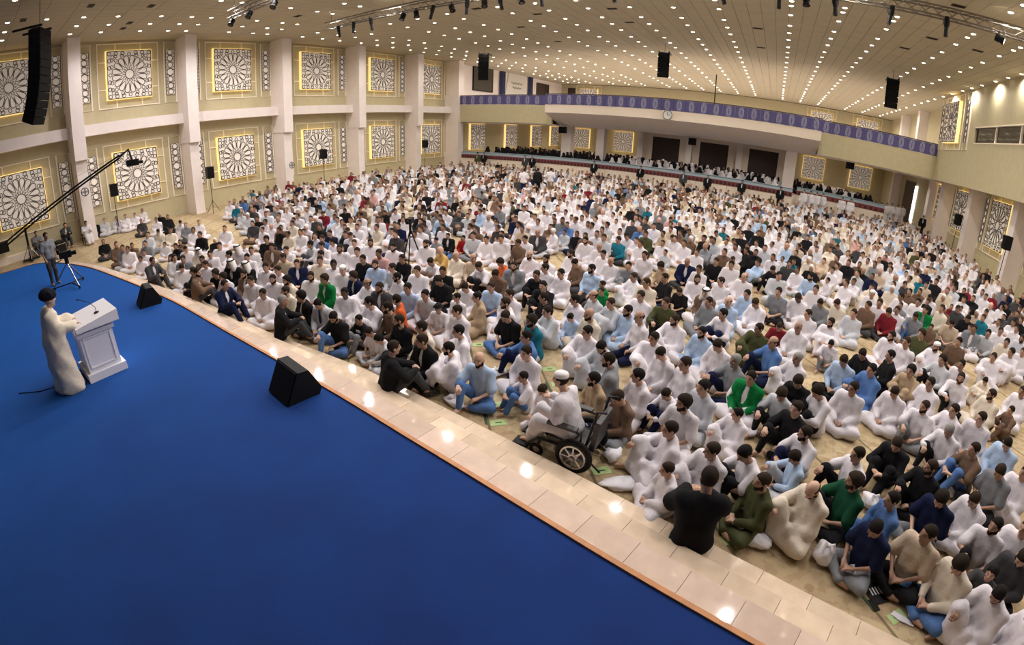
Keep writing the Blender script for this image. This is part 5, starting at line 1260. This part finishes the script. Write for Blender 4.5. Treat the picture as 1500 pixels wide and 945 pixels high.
# the rest of the crowd: about two thousand seated men too small to tell apart, one mesh
def dressed(pose, hd, tris, veil=False):
    """a clothed figure as one low mesh with a part number per point: 0 robe, 1 skin, 2 hair, 3 trousers"""
    S_ = skel(pose, hd); lo = np.min([S_[k] for k in S_ if k != 'M'], 0) - .2; hi = np.max([S_[k] for k in S_ if k != 'M'], 0) + .17; f = Field(lo, hi, .020)
    g_robe_all(f, S_); f.cone(S_['neck'], S_['head'] - V(0, 0, .05), .055, .055, .02); head_field(f, S_['M'], .006, False)
    for s in 'lr': f.cone(S_['wr' + s], S_['ha' + s], .032, .034, .01)
    if veil: head_field(f, S_['M'], .035, False, .06); f.cone(S_['head'] - V(0, .03, .05), S_['chest'], .12, .17, .05)
    v, q = f.mesh(); m = decimated('t', v, q, tris); v = cos(m); L_ = local(S_['M'], v); part = np.zeros(len(v), int); isH = (L_[:, 2] > -.115) & (np.linalg.norm(L_, axis=1) < .16)
    zmin = np.interp(L_[:, 1], [-.06, 0, .05, .08], [-.07, -.01, .055, .075]); part[isH] = 1; part[isH & (L_[:, 2] > zmin)] = 2
    if veil: part[:] = 0; part[isH & (L_[:, 1] > .075) & (L_[:, 2] < .06)] = 1
    for s in 'lr': part[np.linalg.norm(v - S_['ha' + s], axis=1) < .07] = 1
    part[(part == 0) & (v[:, 2] < S_['pel'][2] + .12)] = 3
    fs = np.array([(p.vertices[0], p.vertices[j], p.vertices[j + 1]) for p in m.polygons for j in range(1, len(p.vertices) - 1)], np.int32); bpy.data.meshes.remove(m); return v, fs, part
FIG = {t: [dressed(p, h, t) for p, h in (('cross', 'f'), ('cross', 'r'), ('hug', 'f'), ('kneel', 'f'), ('cross', 'd'))] for t in (640, 270)}; VEIL = [dressed('cross', 'f', 210, True), dressed('kneel', 'r', 210, True)]
R = np.random.RandomState(5)
PALETTE = ['w'] * 46 + ['cr'] * 12 + ['lg'] * 7 + ['bk'] * 11 + ['dg'] * 7 + ['br'] * 8 + ['gr'] * 5 + ['be'] * 3 + ['lb'] * 3 + ['nv'] * 3 + ['pk'] * 1 + ['mr'] * 1 + ['ol'] * 1 + ['tl'] * 1 + ['bl'] * 1
taken = [(p['x'], p['y'], .52) for p in PP] + [(x, y, .5) for x, y, *_ in GU + RB] + [(-9.45, 10.5, .6), (-13.9, 25.6, .4), (-13, 27.4, .4), (-13.5, 26.6, .4)]
taken += [(x, y, r) for x, y, r in ((-14.2, 21.5, 1.1), (-9.5, 16.5, .9), (-6.5, 13.9, .7), (-22.5, 8.8, 1.1), (-20.5, 7.8, 1.0), (3.2, 13.0, .9), (-15.8, 17.8, .5))]
cell = {}
def free(x, y, r):
    for i in range(int(x) - 1, int(x) + 2):
        for j in range(int(y) - 1, int(y) + 2):
            for a, b_, q in cell.get((i, j), ()):
                if (x - a) ** 2 + (y - b_) ** 2 < max(q, r) ** 2: return False
    return True
def take(x, y, r): cell.setdefault((int(math.floor(x)), int(math.floor(y))), []).append((x, y, r))
for a in taken: take(*a)
def inside(x, y):
    d = math.hypot(x, y); lim = np.interp(x, [-28, -24, -20, -17, -12, 12], [16, 12.2, 11.0, 9.5, 9.5, 9.5]); yb = 37.2 if x < 2 else 38.2 if x < 8 else 41.5
    if y > yb or y < lim or x < -27.4 + (.6 if y > 30 else 0) or x > 12.3 or (x > 11.5 and y < 12): return False
    return d > 15.2
crowd = []
for p in PP[N_NEAR:]: crowd.append((p['x'], p['y'], p['yaw'], p['c'], p['b'] if p['b'] != '-' else p['c'], 0.))
for _ in range(60000):
    x, y = R.uniform(-27.5, 12.3), R.uniform(8, 41.5); u_d = .76 * x + .65 * y; k = round(u_d / .86) * .86 - u_d + R.normal(0, .12); x += .76 * k; y += .65 * k
    if not inside(x, y): continue
    rad = .60 if math.hypot(x, y) < 30 else .66
    if not free(x, y, rad): continue
    take(x, y, rad); a = math.atan2(-(-9.3 - x), .9 - y) + R.normal(0, .3); c = PALETTE[R.randint(len(PALETTE))]
    crowd.append((x, y, a, c, c if c in ('w', 'cr', 'lg') and R.rand() < 2 else ['bk', 'dg', 'nv', 'br', 'w'][R.randint(5)], 0.))
def crowd_mesh(name, items, figs, label, hairc=None):
    Vs, Fs, Cs, n = [], [], [], 0
    for x, y, a, c, b_, z in items:
        fg = figs(x, y); v, f, pt = fg[R.randint(len(fg)) if R.rand() < .6 else 0]; s = R.uniform(.93, 1.05) * (1 if R.rand() < .9 else .82); ca, sa = math.cos(a), math.sin(a)
        w_ = np.stack([s * (v[:, 0] * ca - v[:, 1] * sa) + x, s * (v[:, 0] * sa + v[:, 1] * ca) + y, s * v[:, 2] + z], 1)
        sk = np.array(SKIN[R.randint(5)]) * R.uniform(.8, 1.1); hr = np.array(DARK[R.randint(3)])
        if R.rand() < .10: hr = np.array((.74, .72, .70)) if R.rand() < .6 else sk
        tb = np.array([np.array(COL[c]) * R.uniform(.88, 1.05), sk, hr if hairc is None else np.array(COL[c]), COL[b_]])
        Vs.append(w_); Fs.append(f + n); Cs.append(tb[pt]); n += len(v)
    me = raw_mesh(name, np.concatenate(Vs), np.concatenate(Fs)); at = me.attributes.new('col', 'FLOAT_COLOR', 'POINT'); c4 = np.ones((n, 4), np.float32); c4[:, :3] = np.concatenate(Cs); at.data.foreach_set('color', c4.ravel())
    me.polygons.foreach_set('use_smooth', np.ones(len(me.polygons), bool)); me.materials.append(M['crowd']); put(me, label=label, cat='crowd', kind='stuff')
crowd_mesh('seated_crowd', crowd, lambda x, y: FIG[640] if math.hypot(x, y) < 22 else FIG[270], 'dense far crowd of seated men, mostly in white, filling the hall floor')
wom = []
for _ in range(5000):
    x, y = R.uniform(-26, 9), R.uniform(38.95, 44.5)
    if R.rand() > np.interp(x, [-26, -22, -13, -10, 1.5, 3, 9], [.10, .2, .45, 1, 1, .3, .15]) or (x > 1.6 and y < 40.9) or (-18.6 < x < -13.8 and 39.8 < y < 41.4) or (.5 < x < 2.2 and y < 41.6) or not free(x, y, .55): continue
    take(x, y, .55); c = 'bk' if R.rand() < np.interp(y, [39, 41, 44], [.25, .55, .9]) or x < -13 else 'w'; wom.append((x, y, R.normal(math.pi, .5), c, c, 1.12))
crowd_mesh('seated_women', wom, lambda x, y: VEIL, 'rows of seated women in black and white veils behind the barrier', True)
